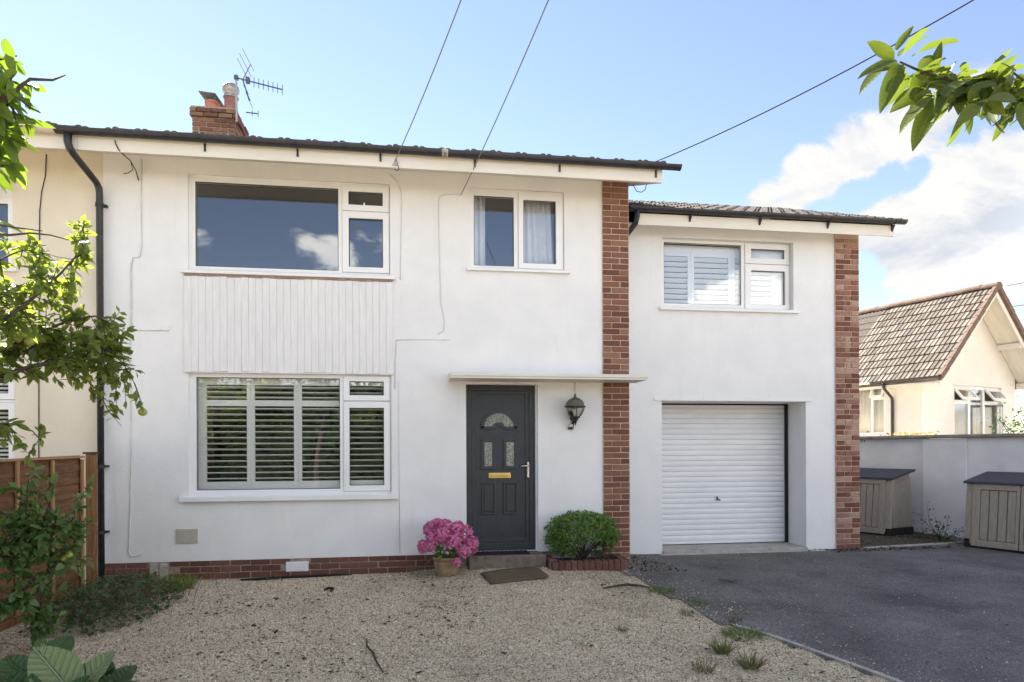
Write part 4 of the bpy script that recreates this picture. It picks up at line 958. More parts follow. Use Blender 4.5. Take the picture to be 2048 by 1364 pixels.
sv = b.build('vent_sash', M['upvc'], wn)
sv.data.transform(Matrix.Translation(Vector((0, 0, 4.685)) + Vector((0, .03, 0))) @ Matrix.Rotation(rad(-32), 4, 'X') @ Matrix.Translation((0, -.0, -.38)))
b = NB(); b.box(-5.06, -4.53, .005, .014, .06, .32); pn = b.build('pane', M['glass'], wn)
pn.data.transform(Matrix.Translation(Vector((0, .03, 4.685))) @ Matrix.Rotation(rad(-32), 4, 'X') @ Matrix.Translation((0, 0, -.38)))
wn = window(nb, NB, NW2, [('fixed', None, (-6.5, -5.2, 1.07, 2.60)), ('sash', (-5.15, -4.415, 2.09, 2.65), (-5.07, -4.487, 2.16, 2.58)), ('sash', (-5.15, -4.415, 1.02, 2.06), (-5.07, -4.487, 1.10, 1.98))], .035, (-6.65, -4.37, .96, 1.0, -.05))
b = NB()
for k in range(34): b.box(-6.5, -4.45, .14, .16, 1.04 + k * .047, 1.064 + k * .047)
bl = b.build('venetian_blind', M['shut'], nb); bl['kind'] = 'stuff'
b = NB(); b.box(-9.6, -3.503, FY, FY + .022, FZ, FZ + .165); b.build('fascia', M['fascia'], nb)
b = NB(); raked(b, -9.6, -3.503, FY + .023, -.001, FZ + .012, .012, RS); b.build('soffit', M['fascia'], nb)
b = NB(); b.prism(gutter_prof(-.610, 4.868, .056), -9.6, -3.683); b.build('gutter', M['nbgut'], nb)
b = NB(); b.add([(-9.7, -.63, roofz(-.63) - .02), (-3.71, -.63, roofz(-.63) - .02), (-3.71, 3.6, roofz(3.6) - .02), (-9.7, 3.6, roofz(3.6) - .02), (-9.7, 7.83, roofz(-.63) - .02), (-3.71, 7.83, roofz(-.63) - .02)], [(0, 1, 2, 3), (3, 2, 5, 4)])
rf = b.build('roof', M['rooftile'], nb); sd = rf.modifiers.new('thickness', 'SOLIDIFY'); sd.thickness = .03
for r_ in range(2):
    for k in range(12):
        yy = -.655 + r_ * .33
        link('roof_tile', tl, rf, (-3.8385 - k * .2885 - NO[0], yy, roofz(yy) + .004), (rad(20) - .035, random.gauss(0, .01), 0))
cable([(-4.075, -.006, 4.84), (-4.085, -.006, 4.6), (-4.125, -.006, 4.42), (-4.145, -.006, 4.2), (-4.16, -.006, 2.6), (-4.166, -.006, 1.2)], .0055, M['bark_d'], nb, B=NB)

# ================================================================== BUNGALOW on the right
BW = (12.738622, 6.993054, 0); BT = rad(17)
bung = empty('bungalow', BW, BT, label='pale cream bungalow with a sandy tiled gable roof beyond the boundary wall', cat='bungalow')
RXC, RZ, EZ, EX, FO = 2.048, 5.68, 3.235, -.30, -.70        # ridge x, ridge z, eave z, eave x, front overhang
BS = (RZ - EZ) / (RXC - EX); BL = 6.0; BR = 2 * RXC
def bz(x): return RZ - BS * abs(x - RXC)
GW = (1.34, 3.44, 1.55, 3.14); SW = (.98, 2.40, 1.85, 3.20)
# gable wall with opening, top cut by the roof slope
b = MB()
xs = [0, GW[0], RXC, GW[1], BR]
for x0, x1 in zip(xs[:-1], xs[1:]):
    hole = GW[0] - .01 < x0 and x1 < GW[1] + .01
    segs = [(0, GW[2], GW[2]), (GW[3], bz(x0) - .12, bz(x1) - .12)] if hole else [(0, bz(x0) - .12, bz(x1) - .12)]
    for za, zb0, zb1 in segs:
        b.add([(x0, 0, za), (x1, 0, za), (x1, 0, zb1), (x0, 0, zb0), (x0, .2, za), (x1, .2, za), (x1, .2, zb1), (x0, .2, zb0)], [(0, 1, 2, 3), (7, 6, 5, 4), (0, 4, 5, 1), (3, 2, 6, 7), (0, 3, 7, 4), (1, 5, 6, 2)])
b.build('gable_wall', M['bcream'], bung)
b = MB()   # left side wall, window opening in it
for y0, y1, z0, z1 in ((.2, SW[0], 0, 3.3), (SW[1], BL, 0, 3.3), (SW[0], SW[1], 0, SW[2]), (SW[0], SW[1], SW[3], 3.3)): b.box(0, .2, y0, y1, z0, z1)
b.box(BR - .2, BR, .2, BL, 0, 3.3); b.box(0, BR, BL, BL + .2, 0, 3.3)
b.build('side_wall', M['bcream'], bung)
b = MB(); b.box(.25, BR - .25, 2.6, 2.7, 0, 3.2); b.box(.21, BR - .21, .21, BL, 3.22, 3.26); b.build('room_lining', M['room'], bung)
# roof boards and the tiles of the left slope
def slope_pt(x, y, up): return (x, y, bz(x) + up)
for sgn, nm in ((-1, 'roof_slope'), (1, 'roof_slope')):
    xe = EX if sgn < 0 else BR - EX
    b = MB(); b.add([slope_pt(xe, FO + .02, -.03), slope_pt(RXC, FO + .02, -.03), slope_pt(RXC, BL + .5, -.03), slope_pt(xe, BL + .5, -.03), slope_pt(xe, FO + .02, -.10), slope_pt(RXC, FO + .02, -.10), slope_pt(RXC, BL + .5, -.10), slope_pt(xe, BL + .5, -.10)],
                    [(0, 1, 2, 3), (7, 6, 5, 4), (0, 4, 5, 1), (1, 5, 6, 2), (2, 6, 7, 3), (3, 7, 4, 0)])
    o_ = b.build(nm, M['bverge'] , bung)
    if sgn < 0: ls = o_
SLN = math.hypot(RXC - EX, RZ - EZ); SA = math.atan(BS)
ROWS = 11; pitchr = SLN / ROWS; TW = .128
q = MB(); prof = [(.03, 0), (.03, .022), (.10, .030), (.25, .024), (.70, .022), (.84, .030), (.90, .022), (.90, 0)]
q.prism([(a * TW, z) for a, z in prof], 0, pitchr + .05, 'x'); tm = q.mesh('roof_tile'); tm.materials.append(M['btile'])
# profile lies in y (along the ridge) and z; length runs up the slope along x
for r_ in range(ROWS):
    s0 = r_ * pitchr - .03
    for k in range(24):
        x_ = EX + s0 * math.cos(SA); z_ = EZ + s0 * math.sin(SA)
        link('roof_tile', tm, ls, (x_ - math.sin(SA) * .015, FO + .06 + k * TW, z_ + .012 + random.gauss(0, .003)), (random.gauss(0, .01), -SA + .085 + random.gauss(0, .012), random.gauss(0, .010)))
b = MB()
for r_ in range(ROWS):
    for k in range(24, 50):
        s0 = r_ * pitchr - .03; x0 = EX + s0 * math.cos(SA); z0 = EZ + s0 * math.sin(SA); s1 = s0 + pitchr + .05; x1 = EX + s1 * math.cos(SA); z1 = EZ + s1 * math.sin(SA)
        y0 = FO + .06 + k * TW; h = .014
        b.add([(x0, y0, z0 + .03), (x0, y0 + TW, z0 + .03), (x1, y0 + TW, z1 + .005), (x1, y0, z1 + .005), (x0 - .02, y0 + TW * .7, z0 + .05), (x1 - .02, y0 + TW * .7, z1 + .03)], [(0, 4, 5, 3), (4, 1, 2, 5)])
b.build('roof_tile_field', M['btile'], bung)['kind'] = 'stuff'
for r_ in range(ROWS):   # verge caps down the left barge and the right one
    for sgn in (-1, 1):
        s0 = r_ * pitchr; x_ = EX + s0 * math.cos(SA); z_ = EZ + s0 * math.sin(SA)
        if sgn > 0: x_ = 2 * RXC - x_
        link('verge_tile', cbox(pitchr + .03, .10, .13, .008, M['bverge'], 'verge_tile'), bung, (x_ - sgn * math.cos(SA) * pitchr / 2, FO + .03 + random.gauss(0, .003), z_ + math.sin(SA) * pitchr / 2 + .0), (0, sgn * (SA - .04), 0))
for k in range(16):      # ridge tiles
    q = MB(); q.prism([(.13 * math.cos(a), .10 * math.sin(a)) for a in np.linspace(-.3, math.pi + .3, 10)], 0, .44, 'y')
    if k == 0: rm = q.mesh('ridge_tile'); rm.materials.append(M['bverge'])
    link('ridge_tile', rm, bung, (RXC, FO - .02 + k * .42, RZ + .0 + random.gauss(0, .004)), (random.gauss(0, .01), 0, 0))
# soffit boards and barge under the right overhang, left barge
for sgn in (-1, 1):
    xe = EX if sgn < 0 else BR - EX
    b = MB(); b.add([slope_pt(xe, FO + .06, -.102), slope_pt(RXC, FO + .06, -.102), slope_pt(RXC, FO + .09, -.102), slope_pt(xe, FO + .09, -.102), slope_pt(xe, FO + .06, -.26), slope_pt(RXC, FO + .06, -.26), slope_pt(RXC, FO + .09, -.26), slope_pt(xe, FO + .09, -.26)],
                    [(0, 1, 2, 3), (7, 6, 5, 4), (0, 4, 5, 1), (1, 5, 6, 2), (2, 6, 7, 3), (3, 7, 4, 0)])
    b.build('bargeboard', M['bcream'], bung)
    nS = 8
    for k in range(nS):
        y0 = FO + .095 + k * (abs(FO) - .10) / nS; y1 = y0 + (abs(FO) - .10) / nS - .0015
        b = MB(); b.add([slope_pt(xe, y0, -.104), slope_pt(RXC, y0, -.104), slope_pt(RXC, y1, -.104), slope_pt(xe, y1, -.104), slope_pt(xe, y0, -.122), slope_pt(RXC, y0, -.122), slope_pt(RXC, y1, -.122), slope_pt(xe, y1, -.122)],
                        [(0, 1, 2, 3), (7, 6, 5, 4), (0, 4, 5, 1), (1, 5, 6, 2), (2, 6, 7, 3), (3, 7, 4, 0)])
        b.build('soffit_board', M['bcream'], bung)
for px_ in (3.23, 4.2):
    b = MB(); b.box(px_ - .05, px_ + .05, FO + .095, -.001, bz(px_) - .30, bz(px_) - .16); b.build('purlin_end', M['bcream'], bung)
# gutter, fascia, downpipe on the left eave
b = MB(); b.prism([(EX - .055 + .055 * math.cos(math.pi + math.pi * i / 8), EZ + .02 + .055 * math.sin(math.pi + math.pi * i / 8)) for i in range(9)], FO + .03, 1.16, 'y'); b.build('gutter', M['black'], bung)
b = MB(); b.prism([(EX - .055 + .055 * math.cos(math.pi + math.pi * i / 8), EZ + .02 + .055 * math.sin(math.pi + math.pi * i / 8)) for i in range(9)], 1.161, BL, 'y'); b.build('gutter', M['upvc'], bung)
b = MB(); b.box(EX, EX + .02, FO + .1, BL, EZ - .16, EZ - .01); b.box(EX + .021, -.001, FO + .1, BL, EZ - .15, EZ - .135); b.build('fascia', M['bcream'], bung)
b = MB(); b.tube([(EX - .055, .80, EZ - .02), (EX - .055, .80, EZ - .10), (EX - .03, .79, EZ - .18), (-.07, .76, EZ - .42), (-.05, .76, EZ - .50), (-.05, .76, .1)], .036, 10); b.build('downpipe', M['black'], bung, smooth=True)
# gable window
fr = holed_wall(GW[0], GW[1], GW[2], GW[3], [(1.41, 2.03, 1.62, 2.66), (2.13, 2.69, 1.62, 3.06), (2.78, 3.37, 1.62, 2.66), (1.41, 2.03, 2.76, 3.06), (2.78, 3.37, 2.76, 3.06)], .06, .12)
wn = link('window', fr, bung, mat=M['upvc'])
for x0, x1, z0, z1 in ((1.41, 2.03, 1.62, 2.66), (2.13, 2.69, 1.62, 3.06), (2.78, 3.37, 1.62, 2.66)):
    b = MB(); b.box(x0 - .003, x1 + .003, .085, .10, z0 - .003, z1 + .003); b.build('pane', M['glass'], wn)
for x0, x1 in ((1.36, 2.08), (2.74, 3.43)):      # open top vents
    q = MB(); q.ring((x0, x1, -.42, 0), (x0 + .07, x1 - .07, -.35, -.07), -.02, .025); o_ = q.build('vent_sash', M['upvc'], wn, loc=(0, .05, 3.09)); o_.rotation_euler = (rad(-38), 0, 0)
    q = MB(); q.box(x0 + .066, x1 - .066, -.003, .008, -.354, -.066); o_ = q.build('pane', M['glass'], wn, loc=(0, .05, 3.09)); o_.rotation_euler = (rad(-38), 0, 0)
b = MB(); b.ring((2.76, 3.36, 1.60, 2.68), (2.83, 3.29, 1.67, 2.61), -.0, .04); o_ = b.build('casement', M['upvc'], wn); o_.data.transform(Matrix.Translation((3.38, .055, 0)) @ Matrix.Rotation(rad(42), 4, 'Z') @ Matrix.Translation((-3.38, 0, 0)))
b = MB(); b.box(GW[0] - .03, GW[1] + .03, -.02, -.001, GW[3] + .005, GW[3] + .04); b.build('drip_strip', M['bcream'], bung)
curtain('curtain', 2.45, 2.72, 1.6, 3.1, .26, M['gcurtain'], None, bung)
curtain('curtain', 2.78, 3.05, 1.6, 3.1, .26, M['gcurtain'], None, bung)
# side window
b = MB()
for y0, y1, z0, z1 in ((SW[0], SW[0] + .07, SW[2], SW[3]), (SW[1] - .07, SW[1], SW[2], SW[3]), (SW[0] + .07, SW[1] - .07, SW[2], SW[2] + .07), (SW[0] + .07, SW[1] - .07, SW[3] - .07, SW[3]), (1.36, 1.43, SW[2] + .07, SW[3] - .07), (SW[0] + .07, 1.36, 2.80, 2.87)): b.box(.03, .09, y0, y1, z0, z1)
wn = b.build('window', M['upvc'], bung)
b = MB(); b.box(.05, .062, SW[0] + .072, SW[1] - .072, SW[2] + .072, SW[3] - .072); b.build('pane', M['glass'], wn)
b = MB()
for y0, y1, z0, z1 in ((1.0, 1.06, 2.84, 3.17), (1.33, 1.39, 2.84, 3.17), (1.06, 1.33, 2.84, 2.90), (1.06, 1.33, 3.11, 3.17)): b.box(.0, .03, y0, y1, z0, z1)
o_ = b.build('vent_sash', M['upvc'], wn); o_.data.transform(Matrix.Translation((.0, 0, 3.17)) @ Matrix.Rotation(rad(22), 4, 'Y') @ Matrix.Translation((0, 0, -3.17)))
b = MB(); n = 50; vs = []
for z in (1.88, 3.15):
    for i in range(n + 1): vs.append((.16 + .02 * math.sin(i * 1.1) + .008 * math.sin(i * .47), 1.0 + 1.35 * i / n, z))
b.add(vs, [(i, i + 1, n + 2 + i, n + 1 + i) for i in range(n)]); o_ = b.build('curtain', M['bcurtain'], bung, smooth=True); sd = o_.modifiers.new('thickness', 'SOLIDIFY'); sd.thickness = .004

# ================================================================== BOUNDARY WALL, SHEDS
TWL = rad(20); BWo = (8.6552, 1.3892, 0)
# local x runs along the wall towards the camera side, local y = outwards (away from driveway)
bw = empty('boundary_wall', BWo, -math.pi / 2 + TWL, label='grey white rendered boundary wall with a buttress and stone coping behind the storage sheds', cat='wall')
b = MB(); b.box(-4.5, -.575, .06, .25, -.1, 1.66); b.box(.12, 6, .03, .25, -.1, 1.66); b.build('wall_panel', M['gwall'], bw)
b = MB(); b.box(-.572, .117, 0, .25, -.1, 1.655); b.build('buttress', M['gwall'], bw, bevel=.01)
for k in range(17):
    link('coping_stone', cbox(.608, .33, .055, .012, M['concrete'], 'coping_stone'), bw, (-4.2 + k * .615, .115 + random.gauss(0, .003), 1.6895), (0, random.gauss(0, .003), random.gauss(0, .004)))

def shed(loc, label, width=1.40):
    """plastic storage box; local x along the front, y into the depth, doors on -y"""
    r = empty('storage_shed', loc, -math.pi / 2 + rad(20), label=label, cat='storage box', group='storage sheds along the boundary wall')
    D_, HF, HBk = .66, .965, 1.09
    b = MB(); b.prism([(.10, .10), (D_ - .02, .10), (D_ - .06, HBk - .05), (.17, HF - .02)], .03, width - .03); body = b.build('body', M['shed'], r)
    b = MB(); b.prism([(-.02, -.04), (D_ + .02, -.04), (D_ - .01, .135), (.03, .135)], -.012, width + .012)
    b.build('base', M['rubber'], r, bevel=.01)
    lean = math.atan2(.085, HF - .05)
    for s in (0, 1):
        x0, x1 = (.095, width / 2 - .006) if s == 0 else (width / 2 + .006, width - .095)
        q = MB(); zt = HF - .03; zb = .035
        hole = (x0 + .10, x1 - .04, .13, zt - .085) if s == 0 else (x0 + .04, x1 - .10, .13, zt - .085)
        q.ring((x0, x1, zb, zt), hole, -.03, .03); dr_ = q.build('door', M['shed'], r, bevel=.006, loc=(0, .005, 0)); dr_.rotation_euler = (-lean, 0, 0)
        n = 4; pw = (hole[1] - hole[0]) / n
        for k in range(n):
            link('plank', cbox(pw - .010, .024, hole[3] - hole[2] - .010, .006, M['shed'], 'plank'), dr_, (hole[0] + (k + .5) * pw, -.008, (hole[2] + hole[3]) / 2))
        q = MB(); q.box(hole[0], hole[1], .005, .012, hole[2], hole[3]); q.build('door_back', M['rubber'], dr_)
        q = MB(); hx = x0 - .012 if s == 0 else x1 + .012
        q.tube([(hx, -.012, zb + .03), (hx, -.012, zt - .03)], .010, 8); q.build('hinge', M['shed'], dr_)
    for x0 in (.0, width - .082):
        q = MB(); q.box(x0, x0 + .082, -.015, .06, .13, HF - .03); o_ = q.build('corner_post', M['shed'], r, bevel=.008, loc=(0, .005, 0)); o_.rotation_euler = (-lean, 0, 0)
    for x0 in (.0, width - .028):          # ribbed end panels
        q = MB()
        for k in range(9): q.prism([(.11 + k * .058, .14), (.158 + k * .058, .14), (.155 + k * .053, .86 + .012 * k), (.112 + k * .053, .86 + .012 * k)], x0, x0 + .028)
        q.build('end_panel', M['shed'], r)
    b = MB(); b.prism([(.045, HF), (.035, HF - .028), (.045, HF - .034), (D_ + .015, HBk - .034), (D_ + .02, HBk + .004)], -.03, width + .03); b.build('lid', M['shedlid'], r, bevel=.008)
    return r
dS = np.array([math.sin(rad(20)), -math.cos(rad(20))])
c1 = np.array([7.615, 1.637]) - dS * 1.40
shed((c1[0], c1[1], .055), 'beige plastic storage shed with charcoal lid partly behind the brick end pier')
shed((7.949, .527, .05), 'beige plastic storage shed with charcoal lid cut off by the right edge of the picture')

# ================================================================== FENCE
fn = empty('fence_panel', (-3.56, -.34, 0), label='orange brown waney lap timber fence panel between the two front gardens', cat='fence')
# panel runs along -y from the house; boards overlap downwards
random.seed(11)
for p_ in range(2):
    yA = -.02 - p_ * 1.93
    for k in range(10):
        zc = .06 + k * .140; me = cbox(.012, 1.82, .172, .003, M['fence'], 'board')
        link('board', me, fn, (-.012 + random.gauss(0, .002), yA - .91, zc + .07 + random.gauss(0, .004) - .03 * (.5 + p_)), (random.gauss(.012, .005), rad(-5), 0))
    for k in range(4):
        link('batten', cbox(.022, .042, 1.40, .003, M['batten'], 'batten'), fn, (.020, yA - .03 - k * .585, .74 - .03 * (.5 + p_)), (0, 0, 0))
    link('capping_rail', cbox(.055, 1.84, .022, .003, M['batten'], 'capping_rail'), fn, (.002, yA - .91, 1.455 - .03 * (.5 + p_)), (.012, 0, 0))
    link('gravel_board', cbox(.03, 1.82, .11, .004, M['post'], 'gravel_board'), fn, (-.005, yA - .91, .0 - .045 * (.5 + p_)), (.02, 0, 0))
    link('fence_post', cbox(.085, .085, 1.62, .006, M['post'], 'fence_post'), fn, (.045 if p_ == 0 else 0, yA + (.115 if p_ == 0 else .065), .67), (0, 0, 0))
    link('post_cap', cbox(.125, .125, .022, .005, M['bark_d'], 'post_cap'), fn, (.045 if p_ == 0 else 0, yA + (.115 if p_ == 0 else .065), 1.492), (0, 0, 0))

# ================================================================== WALL LAMP
lp = empty('wall_lamp', (1.925, 0, 1.87), label='dark globe lantern with domed top fixed to the wall right of the door', cat='wall lamp')
q = MB(); q.prism([(.04 * math.cos(a), .0) for a in (0,)] + [(-.036, -.11), (.036, -.11), (.036, .09), (.02, .115), (-.02, .115), (-.036, .09)][0:0] + [(-.036, -.10), (-.022, -.115), (.022, -.115), (.036, -.10), (.036, .09), (.02, .115), (-.02, .115), (-.036, .09)], -.035, -.001, 'y')
q.build('back_plate', M['lampmetal'], lp, bevel=.004)
q = MB(); q.box(-.022, .022, -.048, -.034, -.085, -.05); q.build('sensor', M['bulb'], lp, bevel=.004)
q = MB(); q.tube([(0, -.03, .03), (.0, -.075, .0), (.018, -.12, .012), (.028, -.14, .045)], [.016, .013, .013, .015], 8); q.build('arm', M['lampmetal'], lp, smooth=True)
LC = (.028, -.145, .165)
q = MB(); q.lathe([(.125, -.006), (.125, .006), (.115, .012), (.108, .045), (.085, .08), (.05, .103), (.02, .112), (.018, .128), (.010, .135), (.012, .15), (.0, .165)], LC, 24); q.build('dome', M['lampdome'], lp, smooth=True)
q = MB(); q.lathe([(.128, -.010), (.131, -.004), (.131, .002), (.124, .004)], LC, 24); q.build('rim', M['lampmetal'], lp)
q = MB(); q.lathe([(.112, -.008), (.104, -.05), (.082, -.095), (.05, -.128)], LC, 24); q.build('globe', M['lampglass'], lp, smooth=True)
for k in range(6):
    a = k * math.pi / 3 + .45; q = MB(); q.tube([(LC[0] + r * math.cos(a), LC[1] + r * math.sin(a), LC[2] + z) for r, z in ((.118, -.008), (.109, -.05), (.086, -.097), (.05, -.132))], .0055, 5); q.build('rib', M['lampmetal'], lp)
q = MB(); q.lathe([(.06, -.122), (.06, -.138), (.038, -.150), (.034, -.172), (.020, -.18), (.018, -.20), (.008, -.21), (.008, -.225), (0, -.23)], LC, 16); q.build('base', M['lampmetal'], lp, smooth=True)
q = MB(); q.lathe([(.0, -.125), (.022, -.12), (.024, -.09), (.036, -.06), (.036, -.035), (.022, -.018), (0, -.015)], LC, 14); q.build('bulb', M['bulb'], lp, smooth=True)

# ================================================================== AERIALS AND OVERHEAD WIRES
def aerial(loc, boom, nel, label, el=.09, refl=True, mast=None):
    r = empty('tv_aerial', loc, 0, label=label, cat='aerial'); d = Vector(boom)
    q = MB(); q.tube([(0, 0, 0), d], .011, 6); q.build('boom', M['aerial'], r)
    if mast: q = MB(); q.tube([(0, 0, mast), (0, 0, .05)], .018, 8); q.build('mast', M['galv'], r); q = MB(); q.box(-.03, .03, -.03, .03, -.03, .03); q.build('clamp', M['aerial'], r)
    for k in range(nel):
        p = d * ((k + 1.0) / nel) * (1 if not refl else .72) + (d * .28 if refl else Vector()); q = MB()
        q.tube([p + Vector((-.004, .02, el)), p + Vector((.004, -.02, -el))], .006, 5); q.build('element', M['aerial'], r)
    if refl:
        q = MB(); p = d * .14
        q.tube([p + Vector((.12, 0, .26)), p], .011, 5); q.tube([p, p + Vector((.10, 0, -.34))], .011, 5)
        for t in (.3, .6, .95):
            q.tube([p + Vector((.12 * t - .12, .0, .26 * t + .26)), p + Vector((.12 * t + .06, .0, .26 * t - .10))], .005, 4)
            q.tube([p + Vector((.10 * t - .05, 0, -.34 * t + .12)), p + Vector((.10 * t + .06, 0, -.34 * t - .14))], .005, 4)
        q.build('reflector', M['aerial'], r)
        q = MB(); p = d * .25; q.box(p.x - .03, p.x + .03, p.y - .03, p.y + .03, p.z - .04, p.z + .05); q.build('dipole', M['aerial'], r)
aerial((-2.845, 3.16, 7.555), (.73, -.06, -.17), 7, 'many toothed tv aerial pointing right from the chimney mast', mast=-.72)
aerial((-2.80, 3.60, 7.22), (.20, -.02, -.02), 2, 'short stub tv aerial beside the chimney, below the long one', el=.06, refl=False)
def wire(p0, p1, p2, r, label, mat=M['cable_g'], sag=.05):
    q = MB(); pts = []
    A_, B_, C_ = Vector(p0), Vector(p1), Vector(p2)
    for i in range(13): t = i / 12; pts.append(A_.lerp(B_, t) - Vector((0, 0, sag * 4 * t * (1 - t) * .3)))
    for i in range(1, 13): t = i / 12; pts.append(B_.lerp(C_, t) - Vector((0, 0, sag * 4 * t * (1 - t))))
    q.tube(pts, r, 5); tag(q.build('overhead_cable', mat), label, 'cable')
wire((-.215, -.56, 4.742), (.387, -2.677, 5.192), (4.3, -19, 7.35), .0055, 'thin overhead cable rising from the hook on the fascia above the big window', sag=.12)
wire((.568, -.012, 4.625), (1.095, -2.781, 5.189), (4.35, -19, 7.3), .0055, 'thin overhead cable ending on the wall between the two upper windows', sag=.12)
wire((2.78, -.60, 4.885), (4.75, -3.317, 5.30), (13.2, -19, 7.4), .0065, 'thick black overhead cable climbing to the top right corner', M['cable_d'], sag=.25)
wire((14.95, 6.75, 5.62), (18.2, 6.2, 6.4), (26, 4, 7.6), .010, 'upper thin cable leaving the bungalow gable to the right', sag=.2)
wire((14.93, 6.55, 5.05), (18.2, 6.0, 5.65), (26, 3.5, 6.8), .010, 'lower thin cable leaving the bungalow gable to the right', sag=.2)
# telegraph pole across the road, seen only as a reflection in the wing window
tp = empty('telegraph_pole', (4.3, -19.1, -.24), label='tall wooden telegraph pole across the road behind the camera', cat='pole')
q = MB(); q.tube([(0, 0, 0), (0, 0, 7.9)], [.14, .10], 10); q.build('pole', M['bark'], tp)
for z in (7.2, 7.5): q = MB(); q.box(-.5, .5, -.06, .06, z - .05, z + .05); q.build('crossarm', M['bark'], tp)

# ================================================================== DOOR MAT, STICKS
cs = [(.73, -.472), (1.405, -.277), (1.457, -.923), (.791, -1.016)]
cs = [(.735, -.50), (1.415, -.30), (1.455, -.925), (.795, -1.01)]
b = MB(); n = 10; c0 = np.mean(cs, 0); vs = []
for j in range(n + 1):
    for i in range(n + 1):
        s, t = i / n, j / n
        p = (np.array(cs[0]) * (1 - s) + np.array(cs[1]) * s) * (1 - t) + (np.array(cs[3]) * (1 - s) + np.array(cs[2]) * s) * t
        vs.append((p[0] - c0[0], p[1] - c0[1], float(hg(p[0], p[1])) + .022 + .006 * math.sin(5 * s + 3 * t) + (.018 * (s - .75) * t * 4 if s > .75 else 0)))
b.add(vs, [(j * (n + 1) + i, j * (n + 1) + i + 1, (j + 1) * (n + 1) + i + 1, (j + 1) * (n + 1) + i) for j in range(n) for i in range(n)])
o_ = b.build('doormat', M['coir'], smooth=True, loc=(c0[0], c0[1], 0)); sd = o_.modifiers.new('thickness', 'SOLIDIFY'); sd.thickness = .014; sd.offset = -1
tag(o_, 'worn brown doormat lying askew on the gravel in front of the step', 'doormat')
def stick(pts, r, label, name='stick', mat=M['bark_d']):
    q = MB(); q.tube([(x, y, float(hg(x, y)) + .012 + dz) for x, y, dz in pts], r, 5); tag(q.build(name, mat), label, 'stick')
stick([(1.925, -1.41, 0), (2.06, -1.36, .015), (2.22, -1.33, .03), (2.36, -1.35, .02), (2.46, -1.37, 0)], [.006, .012, .016, .012, .008], 'dark curved twig lying on the gravel near the driveway edge')
stick([(-.40, -2.55, 0), (-.385, -2.75, .012), (-.32, -2.95, .01), (-.30, -3.1, .01), (-.23, -3.36, 0)], [.006, .008, .010, .008, .005], 'long thin broken stick in the middle of the foreground gravel')
stick([(-2.0, -.10, 0), (-1.8, -.12, .006), (-1.5, -.10, .006), (-1.1, -.07, .006), (-.75, -.05, .0)], [.008, .016, .018, .016, .006], 'strip of black damp proof sheet poking out along the plinth', name='plastic_strip', mat=M['rubber'])
stick([(-.98, -.72, 0), (-.93, -.75, .02), (-.88, -.74, .015), (-.90, -.83, .0)], [.010, .016, .014, .008], 'small dark clump of dead leaves on the gravel below the big window', name='leaf_clump', mat=M['rubber'])

# ================================================================== POTTED HYDRANGEA
pot = tag(MB().lathe([(0, 0), (.105, 0), (.112, .01), (.128, .06), (.142, .13), (.148, .19), (.150, .205), (.158, .208), (.160, .232), (.150, .238), (.138, .236), (.134, .19), (.12, .185), (0, .185)], seg=28)
          .build('flower_pot', M['pot'], smooth=True, loc=(.355, -.385, .035)), 'weathered terracotta flower pot standing on the gravel left of the step', 'flower pot')
q = MB(); q.lathe([(0, .19), (.136, .19)], seg=20); q.build('soil', M['soil'], pot)
hyd = empty('hydrangea', (.355, -.385, .225), label='pink mophead hydrangea in full bloom growing in the terracotta pot', cat='flowering plant')
# one flower head: little four petalled florets over a ball
def head_mesh(n=90):
    V = []; F = []
    for i in range(n):
        ph = math.acos(1 - 1.72 * (i + .5) / n); th = i * 2.39996
        d = np.array([math.sin(ph) * math.cos(th), math.sin(ph) * math.sin(th), math.cos(ph)]); d = d + rng.normal(size=3) * .07; d /= np.linalg.norm(d)
        B_ = basis(unit(1), d[None])[0]; c = d * rng.uniform(.88, 1.06)
        for k in range(4):
            a = k * math.pi / 2; o = np.array([[0, 0, 0], [.16 * math.cos(a) - .13 * math.sin(a), .16 * math.sin(a) + .13 * math.cos(a), .03], [.27 * math.cos(a), .27 * math.sin(a), .0], [.16 * math.cos(a) + .13 * math.sin(a), .16 * math.sin(a) - .13 * math.cos(a), .03]])
            W = o @ B_.T + c; b0 = len(V); V += [tuple(p) for p in W]; F += [(b0, b0 + 3, b0 + 2), (b0, b0 + 2, b0 + 1)]
    me = bpy.data.meshes.new('flower_head'); me.from_pydata(V, [], F); me.materials.append(M['petal'])
    a = me.attributes.new('rnd', 'FLOAT', 'POINT'); a.data.foreach_set('value', np.repeat(rng.random(len(V) // 4) * .8, 4).astype(np.float32)); return me
hm = [head_mesh() for _ in range(3)]
heads = [(-.25, .02, .16, .095), (-.15, -.10, .27, .10), (-.02, -.02, .385, .11), (-.17, .05, .36, .105), (.10, -.04, .345, .10), (.21, .0, .32, .10), (.28, -.05, .20, .095), (.06, -.16, .23, .105), (-.06, -.14, .30, .10), (.19, -.14, .12, .085), (.10, -.20, .005, .060), (-.10, .10, .40, .09), (.30, .06, .12, .07), (-.19, -.13, .19, .07), (.14, .10, .37, .085)]
for i, (x, y, z, r) in enumerate(heads):
    link('flower_head', hm[i % 3], hyd, (x * 1.02, y * 1.1, z), (y * 2 + .3, x * 2.2, i * 1.1), r * .86)
    q = MB(); q.tube([(x * .12, y * .12, -.03), (x * .55, y * .5, z * .55), (x * .95, y * .95, z - r * .3)], .0045, 5); q.build('stem', M['leaf_hyd'], hyd)
hl_ = leaf_proto(.62, .25, .15)
hme = bpy.data.meshes.new('leaf'); hme.from_pydata(hl_[0], [], hl_[1]); hme.materials.append(M['leaf_hyd']); hme.polygons.foreach_set('use_smooth', [True] * len(hme.polygons))
